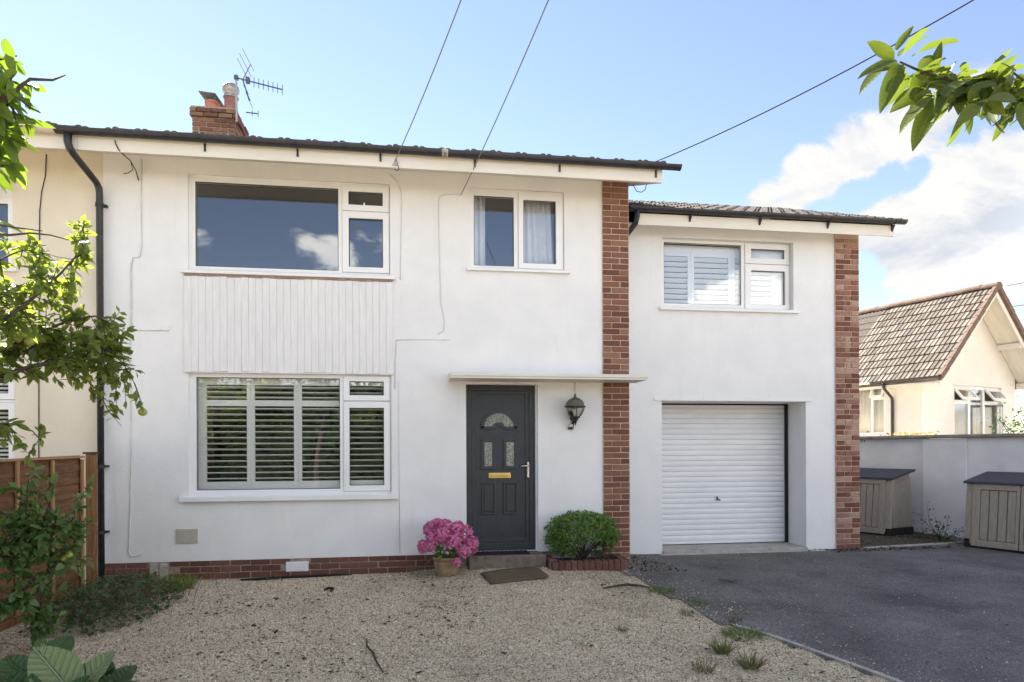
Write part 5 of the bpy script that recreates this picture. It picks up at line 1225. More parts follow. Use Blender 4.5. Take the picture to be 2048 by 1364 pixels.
for i in range(42):
    a = rng.uniform(0, 6.28); rr = rng.uniform(.02, .16); z = rng.uniform(-.01, .25); a2 = a + rng.normal() * .4
    d = np.array([[math.cos(a2), math.sin(a2), rng.uniform(-.5, .5)]]); R = basis(d, np.array([[0, 0, 1.0]]) + .4 * unit(1))[0]
    o_ = bpy.data.objects.new('leaf', hme); COL.objects.link(o_); o_.parent = hyd; s = rng.uniform(.08, .13)
    o_.matrix_local = Matrix.Translation((rr * math.cos(a), rr * math.sin(a), z)) @ Matrix(R.tolist()).to_4x4() @ Matrix.Diagonal((s, s, s, 1))

# ================================================================== BRICK PLANTER AND SHRUB
pl = empty('brick_planter', (2.04, -.22, .05), label='low red brick planter with upright bricks beside the step', cat='planter')
random.seed(5)
for k in range(12):
    link('brick', cbox(.066, .105, .155, .005, M['brick3'], 'brick'), pl, (-.415 + k * .0755, -.205 + random.gauss(0, .004), .055 + random.gauss(0, .003)), (random.gauss(0, .02), random.gauss(0, .02), random.gauss(0, .03)))
for k in range(5):
    link('brick', cbox(.105, .066, .155, .005, M['brick3'], 'brick'), pl, (-.42 + random.gauss(0, .003), -.115 + k * .075, .065), (random.gauss(0, .02), random.gauss(0, .02), random.gauss(0, .03)))
    link('brick', cbox(.105, .066, .155, .005, M['brick3'], 'brick'), pl, (.445, -.115 + k * .075, .058), (random.gauss(0, .02), random.gauss(0, .02), random.gauss(0, .03)))
q = MB(); q.box(-.43, .45, -.235, -.175, -.02, .115); q.box(-.46, -.385, -.17, .215, -.02, .12); q.box(.41, .48, -.17, .19, -.02, .115); q.build('mortar', M['mortar_d'], pl)
q = MB(); q.box(-.385, .41, -.17, .215, -.02, .10); q.build('soil', M['soil'], pl)
shr = empty('rounded_shrub', (2.03, -.17, .14), label='rounded green shrub with a hollow lower front in the brick planter', cat='shrub')
n = 7000
d = unit(n); d[:, 2] = np.where(rng.random(n) < .6, np.abs(d[:, 2]), -.72 * np.abs(d[:, 2]))
d /= np.linalg.norm(d, axis=1, keepdims=True)
rr = rng.uniform(.74, 1.06, n) * (1 + .09 * np.sin(d[:, 0] * 7 + 1) * np.cos(d[:, 1] * 6) + .05 * np.sin(d[:, 2] * 11 + d[:, 0] * 9))
P = np.column_stack([2.03 + d[:, 0] * rr * .425, -.17 + d[:, 1] * rr * .30, .455 + d[:, 2] * rr * np.where(d[:, 2] > 0, .27, .32)])
hole = ((P[:, 0] - 2.15) / .23) ** 2 + ((P[:, 2] - .24) / .18) ** 2 < 1
keep = ~(hole & (P[:, 1] < -.1)) & (P[:, 2] > .20) & (P[:, 1] < -.02); P = P[keep]; d = d[keep]; n = len(P)
dirs = d * .6 + np.array([[0, 0, .25]]) + unit(n) * .8
foliage(shr, P, basis(dirs, d + .5 * unit(n)), rng.uniform(.030, .048, n), [leaf_proto(.42, .1, .2), leaf_proto(.38, .2, .15)], M['leaf_bush'], limit=300, origin=(2.03, -.17, .14))
for k in range(16):
    a = rng.uniform(0, 6.28); q = MB(); e = (.30 * math.cos(a), .18 * math.sin(a), rng.uniform(.22, .38)); q.tube([(rng.normal() * .03, rng.normal() * .03, -.02), (e[0] * .4, e[1] * .4, e[2] * .5), e], [.009, .007, .004], 5); q.build('stem', M['bark_d'], shr)
q = MB()
for k in range(60):
    p = np.array([rng.uniform(-.15, .32), rng.uniform(-.24, .05), .02]); e = p + np.array([rng.normal() * .1, rng.normal() * .06, rng.uniform(.05, .26)]); q.tube([p, (p + e) / 2 + rng.normal(size=3) * .02, e], .0025, 4)
q.build('dead_twigs', M['bark_d'], shr)['kind'] = 'stuff'

# ================================================================== TREES
def grow(root, lines, mat, org, twig_n, twig_len, leaf_n, leaf_sz, droop=.2, keep=None, spread=1.0, tmat=None):
    """limbs along polylines, twigs off them, leaves off the twigs; returns leaf arrays"""
    Ps, Ds, Ns = [], [], []
    tw = MB()
    for pts, r0, dens in lines:
        pts = [Vector(p) for p in pts]; n = len(pts)
        q = MB(); q.tube([p - Vector(org) for p in pts], [r0 * (1 - .75 * i / (n - 1)) for i in range(n)], 7); q.build('branch', mat, root, smooth=True)
        seg = [(pts[i + 1] - pts[i]).length for i in range(n - 1)]; tot = sum(seg)
        for k in range(max(1, int(twig_n * dens * tot))):
            s = random.uniform(.05, 1) * tot; i = 0
            while i < n - 2 and s > seg[i]: s -= seg[i]; i += 1
            p = pts[i].lerp(pts[i + 1], min(1, s / seg[i])); t = (pts[i + 1] - pts[i]).normalized()
            dv = (t * random.uniform(.1, .8) + Vector(unit(1)[0]) * spread + Vector((0, 0, -droop * random.random()))).normalized()
            ln = twig_len * random.uniform(.4, 1.1); e = p + dv * ln + Vector((0, 0, -droop * ln * .4)); mid = p.lerp(e, .5) + Vector(unit(1)[0]) * ln * .08
            if keep is not None and not keep(*proj(np.array(e))[:2]): continue
            tw.tube([p - Vector(org), mid - Vector(org), e - Vector(org)], [.0035, .0028, .0016], 4)
            for j in range(leaf_n):
                u = random.uniform(.15, 1.0); a = p.lerp(mid, u * 2) if u < .5 else mid.lerp(e, u * 2 - 1)
                ld = np.array(dv) * .6 + unit(1)[0] * .9 + np.array([0, 0, -.25]); Ps.append(np.array(a)); Ds.append(ld); Ns.append(np.array([0, 0, 1.0]) + .75 * unit(1)[0])
    if tw.v:
        o_ = tw.build('twigs', tmat or mat, root); o_['kind'] = 'stuff'
    if not Ps: return None
    P = np.array(Ps); R = basis(np.array(Ds), np.array(Ns)); return P, R, rng.uniform(leaf_sz[0], leaf_sz[1], len(P))
def apples(root, spots, r, org, squash=.92):
    q = MB(); q.lathe([(.0, -.78), (.35, -.85), (.75, -.6), (1, 0), (.9, .45), (.5, .8), (.18, .78), (0, .62)], seg=14)
    me = q.mesh('apple', True); me.materials.append(M['apple'])
    for p in spots: link('apple', me, root, Vector(p) - Vector(org), (rng.normal() * .4, rng.normal() * .4, rng.uniform(0, 6)), r * rng.uniform(.88, 1.1))

# apple tree on the left: trunk outside the frame, limbs reaching in
AO = (-3.35, -3.75, -.1)
apt = empty('apple_tree', AO, label='apple tree with green fruit reaching in from the left edge, its top leaves sunlit', cat='tree')
q = MB(); q.tube([(0, 0, -.1), (.03, 0, .5), (.0, .06, 1.1), (.05, .15, 1.7), (.02, .22, 2.4), (-.1, .3, 3.0)], [.10, .085, .075, .065, .05, .03], 9); q.build('trunk', M['bark'], apt, smooth=True)
def pl_(pts, y0, y1):
    n = len(pts); return [px(u, v, y0 + (y1 - y0) * i / (n - 1)) for i, (u, v) in enumerate(pts)]
TR = Vector(AO)
lines = [
    ([TR + Vector((.03, .15, 1.9))] + pl_([(-60, 690), (29, 625), (80, 585), (121, 547), (150, 515), (165, 488), (168, 440)], -3.6, -3.1), .013, 1.5),
    ([TR + Vector((.03, .12, 1.6))] + pl_([(-60, 790), (0, 754), (48, 737), (99, 726), (160, 712), (205, 704), (235, 693)], -3.5, -2.9), .022, 1.5),
    (pl_([(140, 530), (160, 500), (166, 470), (168, 440)], -3.2, -3.08), .006, 2.6),
    (pl_([(160, 690), (215, 700), (245, 725), (257, 745), (271, 770), (286, 812)], -3.0, -2.75), .006, .75),
    ([TR + Vector((.03, .18, 1.75))] + pl_([(-60, 720), (30, 690), (90, 660), (140, 640), (190, 632), (236, 655)], -3.4, -2.8), .016, 1.7),
    (pl_([(20, 680), (70, 670), (120, 672), (170, 668), (215, 675)], -3.15, -2.85), .008, 1.9),
    (pl_([(60, 740), (110, 715), (160, 690), (200, 672), (225, 668)], -3.2, -2.7), .010, 1.9),
    (pl_([(99, 726), (150, 745), (180, 765), (200, 788), (212, 812)], -3.0, -2.8), .007, 1.7),
    (pl_([(205, 704), (222, 735), (228, 752)], -2.9, -2.8), .006, 1.5),
    ([TR + Vector((.02, .1, 1.45))] + pl_([(-80, 860), (-20, 846), (30, 848), (65, 862), (84, 884)], -3.4, -3.0), .010, 1.1),
    ([TR + Vector((.05, .2, 2.0))] + pl_([(-70, 640), (-10, 600), (40, 575), (85, 560), (125, 570), (150, 560)], -3.5, -3.0), .012, 1.3),
    ([TR + Vector((.0, .2, 2.2))] + pl_([(-90, 560), (-20, 530), (20, 510), (60, 495), (92, 490)], -3.6, -3.2), .010, 1.0),
    (pl_([(-30, 600), (20, 640), (60, 645), (110, 625)], -3.4, -3.0), .008, 1.2),
]
random.seed(21)
def crown_a(u, v):
    a = (u < 262) & ~((v > 785) & (u < 190) & (v < 835)) & ~((u > 190) & (v < 575)) & ~((v > 835) & (u > 95) & (u < 240)) & ~((u > 95) & (v < 520) & (u < 148)) & ~((u > 182) & (v < 610)) & ~((v > 770) & (u < 135) & (v < 838)) & ~((v < 600) & (u > 128) & (u < 146) & (v < 520))
    return a | ((u > 240) & (u < 302) & (v > 700) & (v < 835))
P, R, Z = grow(apt, lines, M['bark'], AO, 26, .22, 9, (.055, .088), droop=.45, spread=1.0, keep=crown_a)
u, v, z = proj(P); ok = crown_a(u, v)
foliage(apt, P[ok], R[ok], Z[ok], [leaf_proto(.56, .18, .2), leaf_proto(.5, .3, .1), leaf_proto(.6, .1, .3)], M['leaf_apple'], origin=AO)
apples(apt, [px(50, 668, -3.35), px(66, 664, -3.33), px(60, 683, -3.36), px(34, 676, -3.3), px(146, 598, -3.0), px(222, 711, -2.9), px(176, 757, -2.95), px(205, 745, -2.85), px(222, 752, -2.85), px(230, 755, -2.8), px(285, 824, -2.75), px(166, 730, -2.95), px(132, 588, -3.0)], .034, AO)

# smaller apple bush in front of the fence
BO = (-3.32, -2.75, -.1)
apb = empty('apple_bush', BO, label='small apple bush with yellow green fruit in front of the timber fence', cat='tree')
q = MB(); q.tube([(0, 0, -.1), (.04, .02, .15), (.10, .03, .34)], [.05, .042, .034], 8); q.build('trunk', M['bark'], apb, smooth=True)
b0 = Vector(BO)
lines = [
    ([b0 + Vector((.08, .03, .28))] + pl_([(-40, 1228), (0, 1208), (45, 1180), (82, 1153), (113, 1128), (130, 1100), (165, 1075)], -2.7, -2.4), .020, 1.2),
    (pl_([(20, 1195), (50, 1130), (54, 1060), (52, 1020), (55, 975), (60, 945)], -2.6, -2.4), .010, .9),
    ([b0 + Vector((.08, .03, .3))] + pl_([(-40, 1150), (0, 1095), (40, 1060), (90, 1050), (140, 1045), (148, 1035), (158, 1005), (168, 985)], -2.7, -2.35), .012, 1.3),
    (pl_([(-20, 1010), (20, 1035), (60, 1040), (110, 1050), (150, 1040)], -2.6, -2.4), .008, 1.5),
    (pl_([(-20, 1120), (20, 1110), (60, 1095), (90, 1085)], -2.6, -2.5), .008, 1.6),
    (pl_([(82, 1153), (110, 1120), (140, 1115), (160, 1120)], -2.55, -2.4), .007, 1.0),
    (pl_([(10, 1200), (45, 1215), (80, 1235), (95, 1250)], -2.6, -2.45), .008, 1.1),
    (pl_([(60, 1160), (85, 1190), (75, 1240), (60, 1262)], -2.6, -2.5), .007, 1.0),
    (pl_([(85, 1052), (105, 985), (112, 955)], -2.5, -2.4), .005, .6),
]
crown_b = lambda u, v: (u < 188) & (v > 930) & ~((u > 110) & (v < 1010) & (u < 140))
P, R, Z = grow(apb, lines, M['bark'], BO, 30, .16, 9, (.05, .095), droop=.2, keep=crown_b)
u, v, z = proj(P); ok = crown_b(u, v)
foliage(apb, P[ok], R[ok], Z[ok], [leaf_proto(.6, .18, .2), leaf_proto(.55, .3, .1)], leafmat('bush_leaf', (.055, .12, .03), (.16, .24, .09), (.28, .42, .08), .3), origin=BO)
apples(apb, [px(62, 1049, -2.55), px(54, 1063, -2.5), px(130, 1117, -2.45), px(138, 1110, -2.45), px(80, 1084, -2.5)], .034, BO)

# near tree at the upper left, its lowest sprays hanging into view
LO = (-2.15, -6.35, -.2)
nt_ = empty('overhanging_tree', LO, label='near tree whose bright broad leaves hang in at the upper left corner', cat='tree')
q = MB(); q.tube([(0, 0, -.1), (.05, .0, .8), (.1, -.05, 1.7), (.25, -.1, 2.5), (.3, -.1, 3.4)], [.09, .075, .06, .045, .025], 9); q.build('trunk', M['bark'], nt_, smooth=True)
t0 = Vector(LO)
lines = [
    ([t0 + Vector((.2, -.08, 2.3))] + pl_([(-150, 190), (-40, 200), (20, 190), (60, 158), (105, 160), (130, 150)], -6.5, -6.25), .008, .55),
    ([t0 + Vector((.25, -.1, 2.4))] + pl_([(-150, 250), (-40, 215), (30, 190), (60, 215), (80, 225)], -6.5, -6.3), .007, .8),
    (pl_([(-60, 270), (-10, 245), (30, 262), (55, 285)], -6.45, -6.3), .005, .8),
    (pl_([(-80, 60), (-30, 120), (0, 150), (25, 170)], -6.5, -6.3), .005, .8),
    (pl_([(-60, 350), (-20, 330), (20, 335), (40, 345)], -6.45, -6.3), .004, .6),
    ([t0 + Vector((.15, -.05, 1.9))] + pl_([(-150, 480), (-40, 468), (20, 470), (60, 466), (100, 470), (138, 480)], -6.4, -6.2), .005, .55),
    (pl_([(-60, 440), (-10, 448), (30, 455), (85, 462)], -6.4, -6.25), .004, .55),
]
random.seed(5)
crown_n = lambda u, v: (u < 118) & ((v > 30) & (v < 345) | (v > 418) & (v < 480)) & ~((u > 60) & (v < 130)) & ~((u > 70) & (v > 240) & (v < 400))
P, R, Z = grow(nt_, lines, M['bark_d'], LO, 46, .10, 7, (.030, .060), droop=.5, spread=.8, keep=crown_n)
u, v, z = proj(P); ok = crown_n(u, v)
foliage(nt_, P[ok], R[ok], Z[ok], [leaf_proto(.56, .22, .2), leaf_proto(.5, .35, .1)], M['leaf_near'], origin=LO)

# near tree at the upper right
RO = (3.35, -6.1, -.2)
rt = empty('overhanging_tree', RO, label='near tree whose long broad leaves hang in at the upper right corner', cat='tree')
q = MB(); q.tube([(0, 0, -.1), (-.03, .02, .9), (.0, .0, 1.8), (-.05, -.05, 2.6), (.05, .0, 3.4)], [.10, .085, .07, .05, .03], 9); q.build('trunk', M['bark'], rt, smooth=True)
r0 = Vector(RO)
main = pl_([(2130, 150), (2060, 172), (2010, 190), (1960, 178), (1900, 160), (1842, 143), (1800, 124)], -6.35, -6.45)
sub1 = pl_([(2010, 190), (1960, 200), (1910, 192), (1868, 192), (1840, 190)], -6.37, -6.42)
sub2 = pl_([(2080, 205), (2040, 220), (2010, 232), (1985, 252)], -6.35, -6.45)
sub3 = pl_([(1980, 185), (1950, 225), (1930, 262)], -6.37, -6.4)
sub4 = pl_([(2060, 172), (2020, 140), (1990, 120)], -6.35, -6.42)
lines = [([r0 + Vector((-.03, -.02, 2.2))] + main, .010, 0), (sub1, .005, 0), (sub2, .005, 0), (sub3, .003, 0), (sub4, .004, 0)]
grow(rt, lines, M['bark_d'], RO, 0, .05, 0, (.05, .05))
# leaves as (base u, v, tip u, v, width factor)
LV = [(1785, 122, 1738, 75, .62), (1792, 100, 1826, 42, .36), (1800, 112, 1848, 48, .36), (1808, 108, 1846, 50, .40), (1828, 112, 1906, 52, .30), (1786, 118, 1712, 160, .36), (1795, 122, 1722, 128, .34), (1798, 128, 1748, 128, .46), (1800, 130, 1762, 200, .36), (1812, 142, 1748, 180, .40), (1815, 148, 1790, 205, .30),
      (1842, 150, 1868, 100, .55), (1846, 140, 1890, 108, .55), (1858, 160, 1884, 88, .30), (1840, 160, 1792, 170, .42), (1845, 178, 1785, 212, .38), (1865, 193, 1790, 235, .34), (1876, 196, 1824, 268, .30), (1900, 205, 1856, 272, .30), (1888, 170, 1908, 118, .5), (1905, 165, 1950, 132, .45), (1915, 172, 1962, 140, .45), (1930, 178, 1900, 150, .5),
      (1925, 222, 1912, 290, .30), (1938, 222, 1938, 266, .34), (1955, 210, 1920, 240, .4), (1962, 180, 1998, 95, .36), (1972, 172, 2020, 112, .36), (1985, 165, 2040, 120, .40), (1990, 180, 2018, 128, .5), (2000, 186, 2048, 150, .45), (2010, 190, 2060, 165, .45), (1960, 190, 1925, 178, .5), (1990, 195, 1965, 232, .42), (2016, 225, 1992, 278, .26), (2030, 200, 1992, 238, .34), (2045, 205, 2052, 250, .4), (2035, 185, 2070, 200, .45),
      (1890, 192, 1905, 225, .45), (1910, 190, 1870, 180, .5), (1935, 195, 1960, 230, .45), (1950, 175, 1975, 150, .5), (1870, 158, 1835, 130, .45), (1940, 168, 1922, 142, .5), (2025, 170, 2010, 140, .5), (1978, 200, 2000, 225, .4), (1965, 165, 1945, 148, .5)]
_r = random.Random(4); _g = np.random.default_rng(12)
LV = [(a_, b_, a_ + (c_ - a_) * .88, b_ + (d_ - b_) * .88, e_) for a_, b_, c_, d_, e_ in LV]
for k in range(130):
    t_ = _r.random(); u0 = 1838 + 240 * t_ + _r.gauss(0, 8); v0 = 156 + 40 * t_ + _r.gauss(0, 17); a_ = _r.uniform(0, 6.28); ln_ = _r.uniform(24, 46)
    du, dv = math.cos(a_) * ln_ - 10, math.sin(a_) * ln_ * .85 + 8
    if v0 + dv > 100 + .2 * (2048 - u0): LV.append((u0, v0, u0 + du, v0 + dv, _r.choice((.32, .42, .42, .5))))
P = []; Dd = []; Nn = []; Z = []; Wf = []
for i, (u0, v0, u1, v1, wf) in enumerate(LV):
    y0 = -6.40 + .05 * _g.normal(); a = px(u0, v0, y0); e = px(u1, v1, y0 + _g.normal() * .02 - .008)
    P.append(np.array(a)); Dd.append(np.array(e - a)); Z.append((e - a).length * 1.08); Nn.append(np.array([_g.normal() * .7, -.35 + _g.normal() * .6, .8])); Wf.append(wf)
protos = [leaf_proto(w_, c_, .3) for w_, c_ in ((.32, .30), (.42, .22), (.52, .16))]
Wf = np.array(Wf)
Rb = basis(np.array(Dd), np.array(Nn))
for k in range(3):
    sel_ = np.where(np.digitize(Wf, (.37, .47)) == k)[0]
    foliage(rt, np.array(P)[sel_], Rb[sel_], np.array(Z)[sel_], [protos[k]], M['leaf_right'], origin=RO)

# the rest of the three crowns, beyond the edges of the picture
def crown(root, org, c, rad_, n, mat, size):
    d = unit(n) * rng.random((n, 1)) ** .4 * np.array(rad_) + np.array(c); u, v, z = proj(d)
    ok = ~((z > 0) & (u > -70) & (u < 2118) & (v > -70))
    d = d[ok]; o_ = stuff_mesh('crown', d - np.array(org), rand_rot(len(d)), rng.uniform(*size, len(d)), LEAF_LOW, mat, root)
crown(nt_, LO, (-2.1, -6.4, 3.0), (.75, .7, .9), 900, M['leaf_hedge'], (.06, .10))
crown(rt, RO, (3.5, -6.2, 3.1), (.8, .7, .9), 900, M['leaf_hedge'], (.06, .10))
crown(apt, AO, (-3.6, -3.7, 2.3), (.7, .7, .8), 900, M['leaf_apple'], (.06, .10))

# ================================================================== LOW PLANTS
iv = empty('ivy_clump', (-2.85, -1.15, -.05), label='dark low clump of ivy and weeds spreading at the foot of the fence and downpipe', cat='plant')
n = 1900
P = []
while len(P) < n:
    x, y = rng.uniform(-3.45, -2.38), rng.uniform(-2.0, -.12)
    e = ((x + 2.92) / .56) ** 2 + ((y + 1.12) / .95) ** 2
    if e < 1 and rng.random() > .35 * e: P.append((x, y, float(gz(x, y)) + .01 + .29 * (1 - e) ** .6 * rng.random() ** .6))
P = np.array(P)
foliage(iv, P, basis(np.column_stack([rng.normal(size=(n, 2)), rng.normal(size=n) * .35]), np.array([[0, -.4, 1.0]]) + .6 * unit(n)), rng.uniform(.032, .065, n), [leaf_proto(.85, .12, .12), leaf_proto(.6, .1, .2)], M['leaf_ivy'], origin=(-2.85, -1.15, -.05))
q = MB()
for k in range(260):
    x, y = -2.9 + rng.normal() * .26, -1.1 + rng.normal() * .42; z = float(gz(x, y)); e = np.array([x + rng.normal() * .16, y + rng.normal() * .16, z + rng.uniform(.08, .30)])
    q.tube([np.array([x, y, z]) - [-2.85, -1.15, -.05], (np.array([x, y, z]) + e) / 2 + [0, 0, .05] - np.array([-2.85, -1.15, -.05]), e - [-2.85, -1.15, -.05]], .0025, 4)
q.build('stems', M['grass_d'], iv)['kind'] = 'stuff'

BLADE = ([(0, -.025, 0), (0, .025, 0), (.5, -.02, .06), (.5, .02, .06), (1, 0, -.05)], [(0, 2, 3), (0, 3, 1), (2, 4, 3)])
def tuft(name, loc, n, r, ln, mats, label, cat='weed', group=None, up=.9, proto=BLADE, wmul=1.0):
    x, y = loc; z = float(hg(x, y)) + .004 if x < float(kerbx(y)) or y > 0 else float(gz(x, y)) + .012
    t = empty(name, (x, y, z), label=label, cat=cat, group=group)
    for mt_, fr in mats:
        k = max(3, int(n * fr)); a = rng.uniform(0, 6.28, k); q_ = np.sqrt(rng.random(k)) * r
        P = np.column_stack([q_ * np.cos(a), q_ * np.sin(a), np.zeros(k)]); d = np.column_stack([np.cos(a) * .5 + rng.normal(size=k) * .35, np.sin(a) * .5 + rng.normal(size=k) * .35, up * rng.uniform(.5, 1.3, k)])
        s = rng.uniform(.45, 1.1, k) * ln; S3 = np.column_stack([s, s * wmul, s])
        stuff_mesh('blades', P, basis(d, unit(k) + np.array([[0, 0, .3]])), S3, proto, M[mt_], t)
tuft('yellow_weed', (-2.66, -.42), 420, .24, .19, [('grass_y', .7), ('grass', .3)], 'yellow green feathery weed growing below the double air brick', 'weed', wmul=1.2)
tuft('grass_tuft', (2.54, -1.52), 300, .13, .085, [('grass', .85), ('grass_d', .15)], 'small green grass tuft at the corner of tarmac and gravel beyond the twig', group=None)
tuft('grass_tuft', (2.70, -2.02), 260, .12, .06, [('grass', .8), ('grass_d', .2)], 'flat green weed at the driveway edge just past the twig')
tuft('grass_tuft', (2.66, -2.98), 420, .16, .085, [('grass', .8), ('grass_d', .2)], 'largest green grass clump along the kerb of the driveway')
tuft('dry_tuft', (2.267, -3.42), 110, .05, .15, [('grass_d', .65), ('grass', .35)], 'upright half green half dry grass tuft left of the kerb in the foreground')
tuft('dry_tuft', (2.328, -3.72), 100, .05, .15, [('grass_d', .75), ('grass', .25)], 'dry grass tuft nearest the lower end of the kerb')
tuft('dry_tuft', (1.96, -3.76), 90, .06, .15, [('grass_d', .95), ('grass', .05)], 'straw coloured dry weed at the bottom edge of the gravel', wmul=.6)
tuft('dry_tuft', (2.42, -2.40), 60, .05, .11, [('grass_d', 1.0)], 'wispy brown dry weed beside the middle of the driveway edge', wmul=.6)
tuft('dry_tuft', (1.676, -2.85), 60, .04, .09, [('grass_d', .8), ('grass', .2)], 'tiny dry tuft alone in the open gravel right of centre')
tuft('dry_tuft', (2.78, -2.62), 70, .05, .15, [('grass_d', 1.0)], 'thin dry stalks standing on the kerb above the green clump', wmul=.5)
tuft('grass_tuft', (1.27, -3.15), 50, .05, .05, [('grass', 1.0)], 'tiny green seedling in the open gravel at bottom centre')
tuft('grass_tuft', (.10, -.22), 160, .20, .07, [('grass', .7), ('grass_d', .3)], 'short weeds at the plinth left of the flower pot')
tuft('grass_tuft', (-1.62, -.14), 60, .08, .08, [('grass', .7), ('grass_d', .3)], 'sparse weed at the plinth below the white air vent')
sb = MB(); sb.box(-.055, .055, -.42, .42, 0, .05); sb_ = sb.build('concrete_slab', M['concrete_l'], bevel=.008, loc=(-3.38, -.98, -.025)); sb_.rotation_euler = (0, .04, -.05)
tag(sb_, 'narrow pale concrete slab lying along the foot of the timber fence', 'slab')
# weeds by the sheds
wd = empty('wall_weed', (8.02, 1.02, .05), label='leggy weed growing against the boundary wall between the two sheds', cat='weed')
q = MB(); P = []; Dd = []
for k in range(9):
    e = np.array([rng.normal() * .16, rng.normal() * .12, rng.uniform(.2, .62)]); q.tube([(0, 0, 0), e * .5 + rng.normal(size=3) * .03, e], [.006, .004, .002], 5)
    for j in range(12): t = rng.uniform(.25, 1); P.append(e * t + rng.normal(size=3) * .03); Dd.append(unit(1)[0])
q.build('stem', M['bark'], wd)
stuff_mesh('foliage', np.array(P), basis(np.array(Dd), unit(len(P))), rng.uniform(.03, .055, len(P)), LEAF_LOW, M['leaf_ivy'], wd)
for loc, lab in (((8.02, 1.45), 'small dark weed at the foot of the buttress beside the far shed'), ((7.98, 1.22), 'low dark weed between the buttress foot and the leggy weed'), ((7.92, .78), 'low weed beside the corner of the nearer shed')):
    t = empty('wall_weed', (*loc, .055), label=lab, cat='weed'); n = 60
    P = np.column_stack([rng.normal(size=(n, 2)) * .09, rng.random(n) * .17]); stuff_mesh('foliage', P, rand_rot(n), rng.uniform(.03, .05, n), LEAF_LOW, M['leaf_ivy'], t)
# flowers behind the boundary wall, shrub tip at the right edge
fb = empty('flower_clump', (9.0, 2.95, 1.35), label='yellow and orange flowers showing over the wall coping below the bungalow downpipe', cat='flowering plant')
n = 420; P = np.column_stack([rng.normal(size=n) * .34, rng.normal(size=n) * .12, .20 + rng.random(n) * .26 * np.exp(-rng.random(n))])
stuff_mesh('foliage', P, rand_rot(n), rng.uniform(.05, .08, n), LEAF_LOW, M['grass_y'], fb)
n = 60; P = np.column_stack([rng.normal(size=n) * .22, -.08 + rng.normal(size=n) * .1, .30 + rng.random(n) * .16]); stuff_mesh('flowers', P, rand_rot(n), rng.uniform(.05, .07, n), LEAF_LOW, M['flower_o'], fb)
q = MB()
for k in range(8): q.tube([(rng.normal() * .2, 0, -1.4), (rng.normal() * .3, 0, .3)], .008, 5)
q.build('stem', M['bark'], fb)
rs = empty('garden_shrub', (10.45, 1.75, 0), label='dark leaved shrub sprig poking over the wall at the right edge', cat='shrub')
n = 520; P = np.column_stack([rng.normal(size=n) * .30, rng.normal(size=n) * .25, 1.85 + rng.normal(size=n) * .22]); stuff_mesh('foliage', P, rand_rot(n), rng.uniform(.05, .09, n), LEAF_LOW, M['leaf_ivy'], rs)
q = MB()
for k in range(10): q.tube([(rng.normal() * .05, 0, 0), (rng.normal() * .2, rng.normal() * .15, 1.1), (rng.normal() * .3, rng.normal() * .2, 2.0)], [.02, .012, .005], 5)
q.build('stem', M['bark'], rs)

# broad leaved plant at the bottom left, close to the camera
bp = empty('broad_leaved_plant', (-2.15, -4.25, -.17), label='broad leaved green plant with two pale upturned leaves at the bottom left corner', cat='plant')
def bigleaf(w_, curl, waves):
    nu, nv = 9, 7; V = []; F = []
    for i in range(nu):
        t = i / (nu - 1); h = w_ * .5 * max(.015, math.sin(math.pi * (t * .97 + .02) ** .85)) ** .8
        for j in range(nv):
            s = (j / (nv - 1)) * 2 - 1
            V.append((t, s * h, -curl * t * t + .16 * abs(s) * h * 2 + waves * .022 * math.sin(i * 2.6 + abs(s) * 3.2) * abs(s)))
    for i in range(nu - 1):
        for j in range(nv - 1): a = i * nv + j; F += [(a, a + nv, a + nv + 1), (a, a + nv + 1, a + 1)]
    return V, F
def bl(base, tip, nrm, w_, mat, curl=.15):
    V, F = bigleaf(w_, curl, 1); me = bpy.data.meshes.new('leaf'); me.from_pydata(V, [], F); me.materials.append(mat); me.polygons.foreach_set('use_smooth', [True] * len(F))
    a, e = Vector(base), Vector(tip); R = basis(np.array([e - a]), np.array([nrm]))[0]; s = (e - a).length
    o_ = bpy.data.objects.new('leaf', me); COL.objects.link(o_); o_.parent = bp
    o_.matrix_local = Matrix.Translation(a - Vector(bp.location)) @ Matrix(R.tolist()).to_4x4() @ Matrix.Diagonal((s, s, s, 1)); 
    if mat is M['leaf_pale']: o_['label'] = 'pale upturned leaf underside'
    q = MB(); q.tube([Vector((rng.normal() * .05, rng.normal() * .05, 0)), (a - Vector(bp.location)) * .6 + Vector((0, 0, .02)), a - Vector(bp.location)], [.010, .008, .006], 6); q.build('leaf_stalk', M['leaf_pale'], bp)
Y = -4.3
bl(px(150, 1392, Y), px(66, 1292, Y + .06), (.35, -.75, .55), .66, M['leaf_pale'], .05)
bl(px(146, 1396, Y), px(228, 1300, Y + .10), (-.35, -.75, .5), .60, M['leaf_pale'], .05)
bl(px(120, 1392, Y + .1), px(20, 1318, Y + .2), (.2, -.6, .8), .62, M['leaf_big'])
bl(px(215, 1390, Y + .1), px(268, 1318, Y + .35), (.0, -.4, 1), .55, M['leaf_big'])
bl(px(98, 1330, Y + .25), px(140, 1262, Y + .45), (.2, -.5, .9), .62, M['leaf_big'])
bl(px(165, 1380, Y), px(188, 1312, Y + .3), (.0, -.3, 1), .70, M['leaf_big'])
bl(px(190, 1400, Y - .05), px(248, 1322, Y + .3), (.1, -.35, 1), .62, M['leaf_big'])
bl(px(215, 1410, Y - .1), px(288, 1352, Y + .15), (.1, -.4, 1), .6, M['leaf_big'])
bl(px(170, 1400, Y - .1), px(225, 1340, Y + .1), (-.1, -.6, .9), .55, M['leaf_big'])
bl(px(120, 1410, Y - .1), px(175, 1345, Y + .0), (-.2, -.5, .9), .6, M['leaf_big'])
bl(px(60, 1400, Y - .1), px(-5, 1340, Y + .1), (.1, -.4, 1), .6, M['leaf_big'])
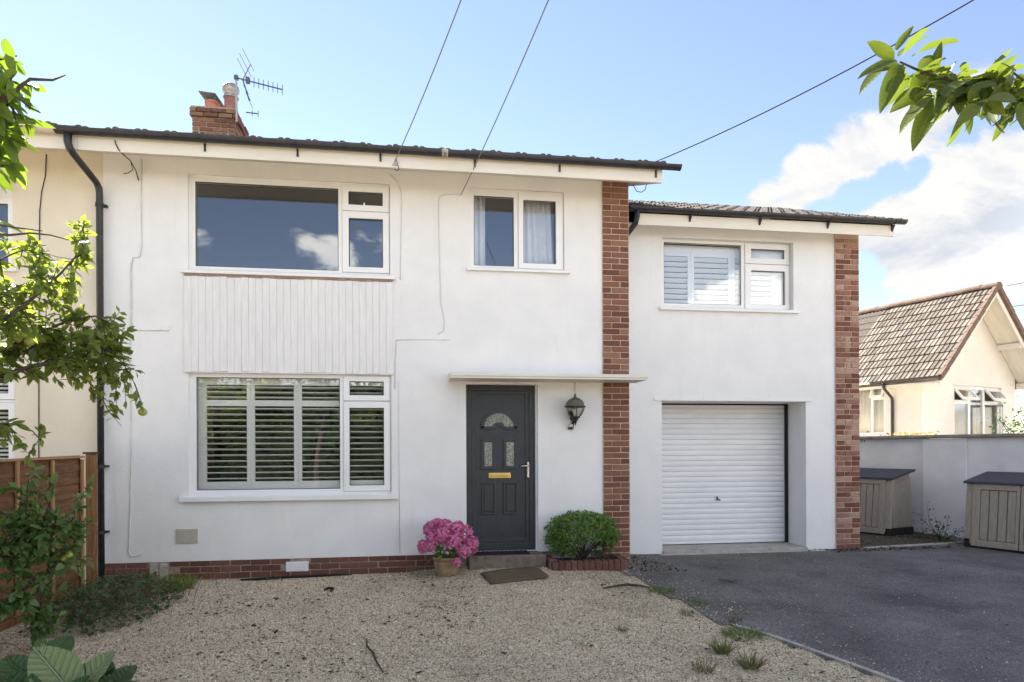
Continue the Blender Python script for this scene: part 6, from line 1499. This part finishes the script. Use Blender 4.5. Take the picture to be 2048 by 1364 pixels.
bl(px(30, 1400, Y - .1), px(-60, 1370, Y + .1), (.1, -.4, 1), .6, M['leaf_big'])
bl(px(75, 1410, Y - .1), px(60, 1345, Y - .05), (.1, -.7, .8), .5, M['leaf_big'])
bl(px(230, 1430, Y - .1), px(262, 1376, Y - .02), (.1, -.5, .9), .6, M['leaf_big'])
bl(px(205, 1395, Y), px(262, 1330, Y + .2), (.1, -.5, .9), .60, M['leaf_big'])
bl(px(185, 1392, Y + .05), px(212, 1308, Y + .3), (.05, -.6, .8), .55, M['leaf_big'])
bl(px(60, 1392, Y + .1), px(10, 1300, Y + .3), (.2, -.6, .8), .58, M['leaf_big'])
for k in range(10):
    a = rng.uniform(0, 6.28); c = Vector((-2.15, -4.45, -.12)); bl(c + Vector((.08 * math.cos(a), .08 * math.sin(a), .04)), c + Vector((.34 * math.cos(a), .30 * math.sin(a), rng.uniform(.06, .2))), (rng.normal() * .2, rng.normal() * .2, 1), .6, M['leaf_big'])
# low green weeds between that plant and the fence
lw = empty('ground_weed', (-2.95, -3.15, -.1), label='patch of low leafy weeds left of the broad leaved plant', cat='weed'); n = 240
P = np.column_stack([rng.normal(size=n) * .22, rng.normal(size=n) * .2, rng.random(n) * .16]); stuff_mesh('foliage', P, basis(np.column_stack([rng.normal(size=(n, 2)), rng.normal(size=n) * .3]), np.array([[0, 0, 1.0]]) + .5 * unit(n)), rng.uniform(.05, .09, n), leaf_proto(.6, .1, .2), M['leaf_bush'], lw)

# ================================================================== ACROSS THE ROAD (seen in the window reflections)
hd = empty('garden_hedge', (0, -15.5, -.24), label='tall clipped garden hedge across the lane behind the camera', cat='hedge'); n = 9000
P = np.column_stack([rng.uniform(-14, 9, n), rng.normal(size=n) * .28, rng.random(n) ** .8 * 4.9]); P[:, 2] *= 1 + .12 * np.sin(P[:, 0] * .9) + .06 * np.sin(P[:, 0] * 2.7)
stuff_mesh('foliage', P, rand_rot(n), rng.uniform(.16, .30, n), LEAF_LOW, M['leaf_hedge'], hd)
q = MB(); q.box(-14, 9, -.25, .0, 0, 4.0); q.build('hedge_core', pm('hedge_inside', (.010, .016, .008), (.018, .026, .012), scale=6, rough=1), hd)

# tidy: single users, names of the setting
for o in bpy.data.objects:
    if o.type == 'MESH' and o.parent is None and 'label' not in o and 'kind' not in o: o['kind'] = 'stuff'
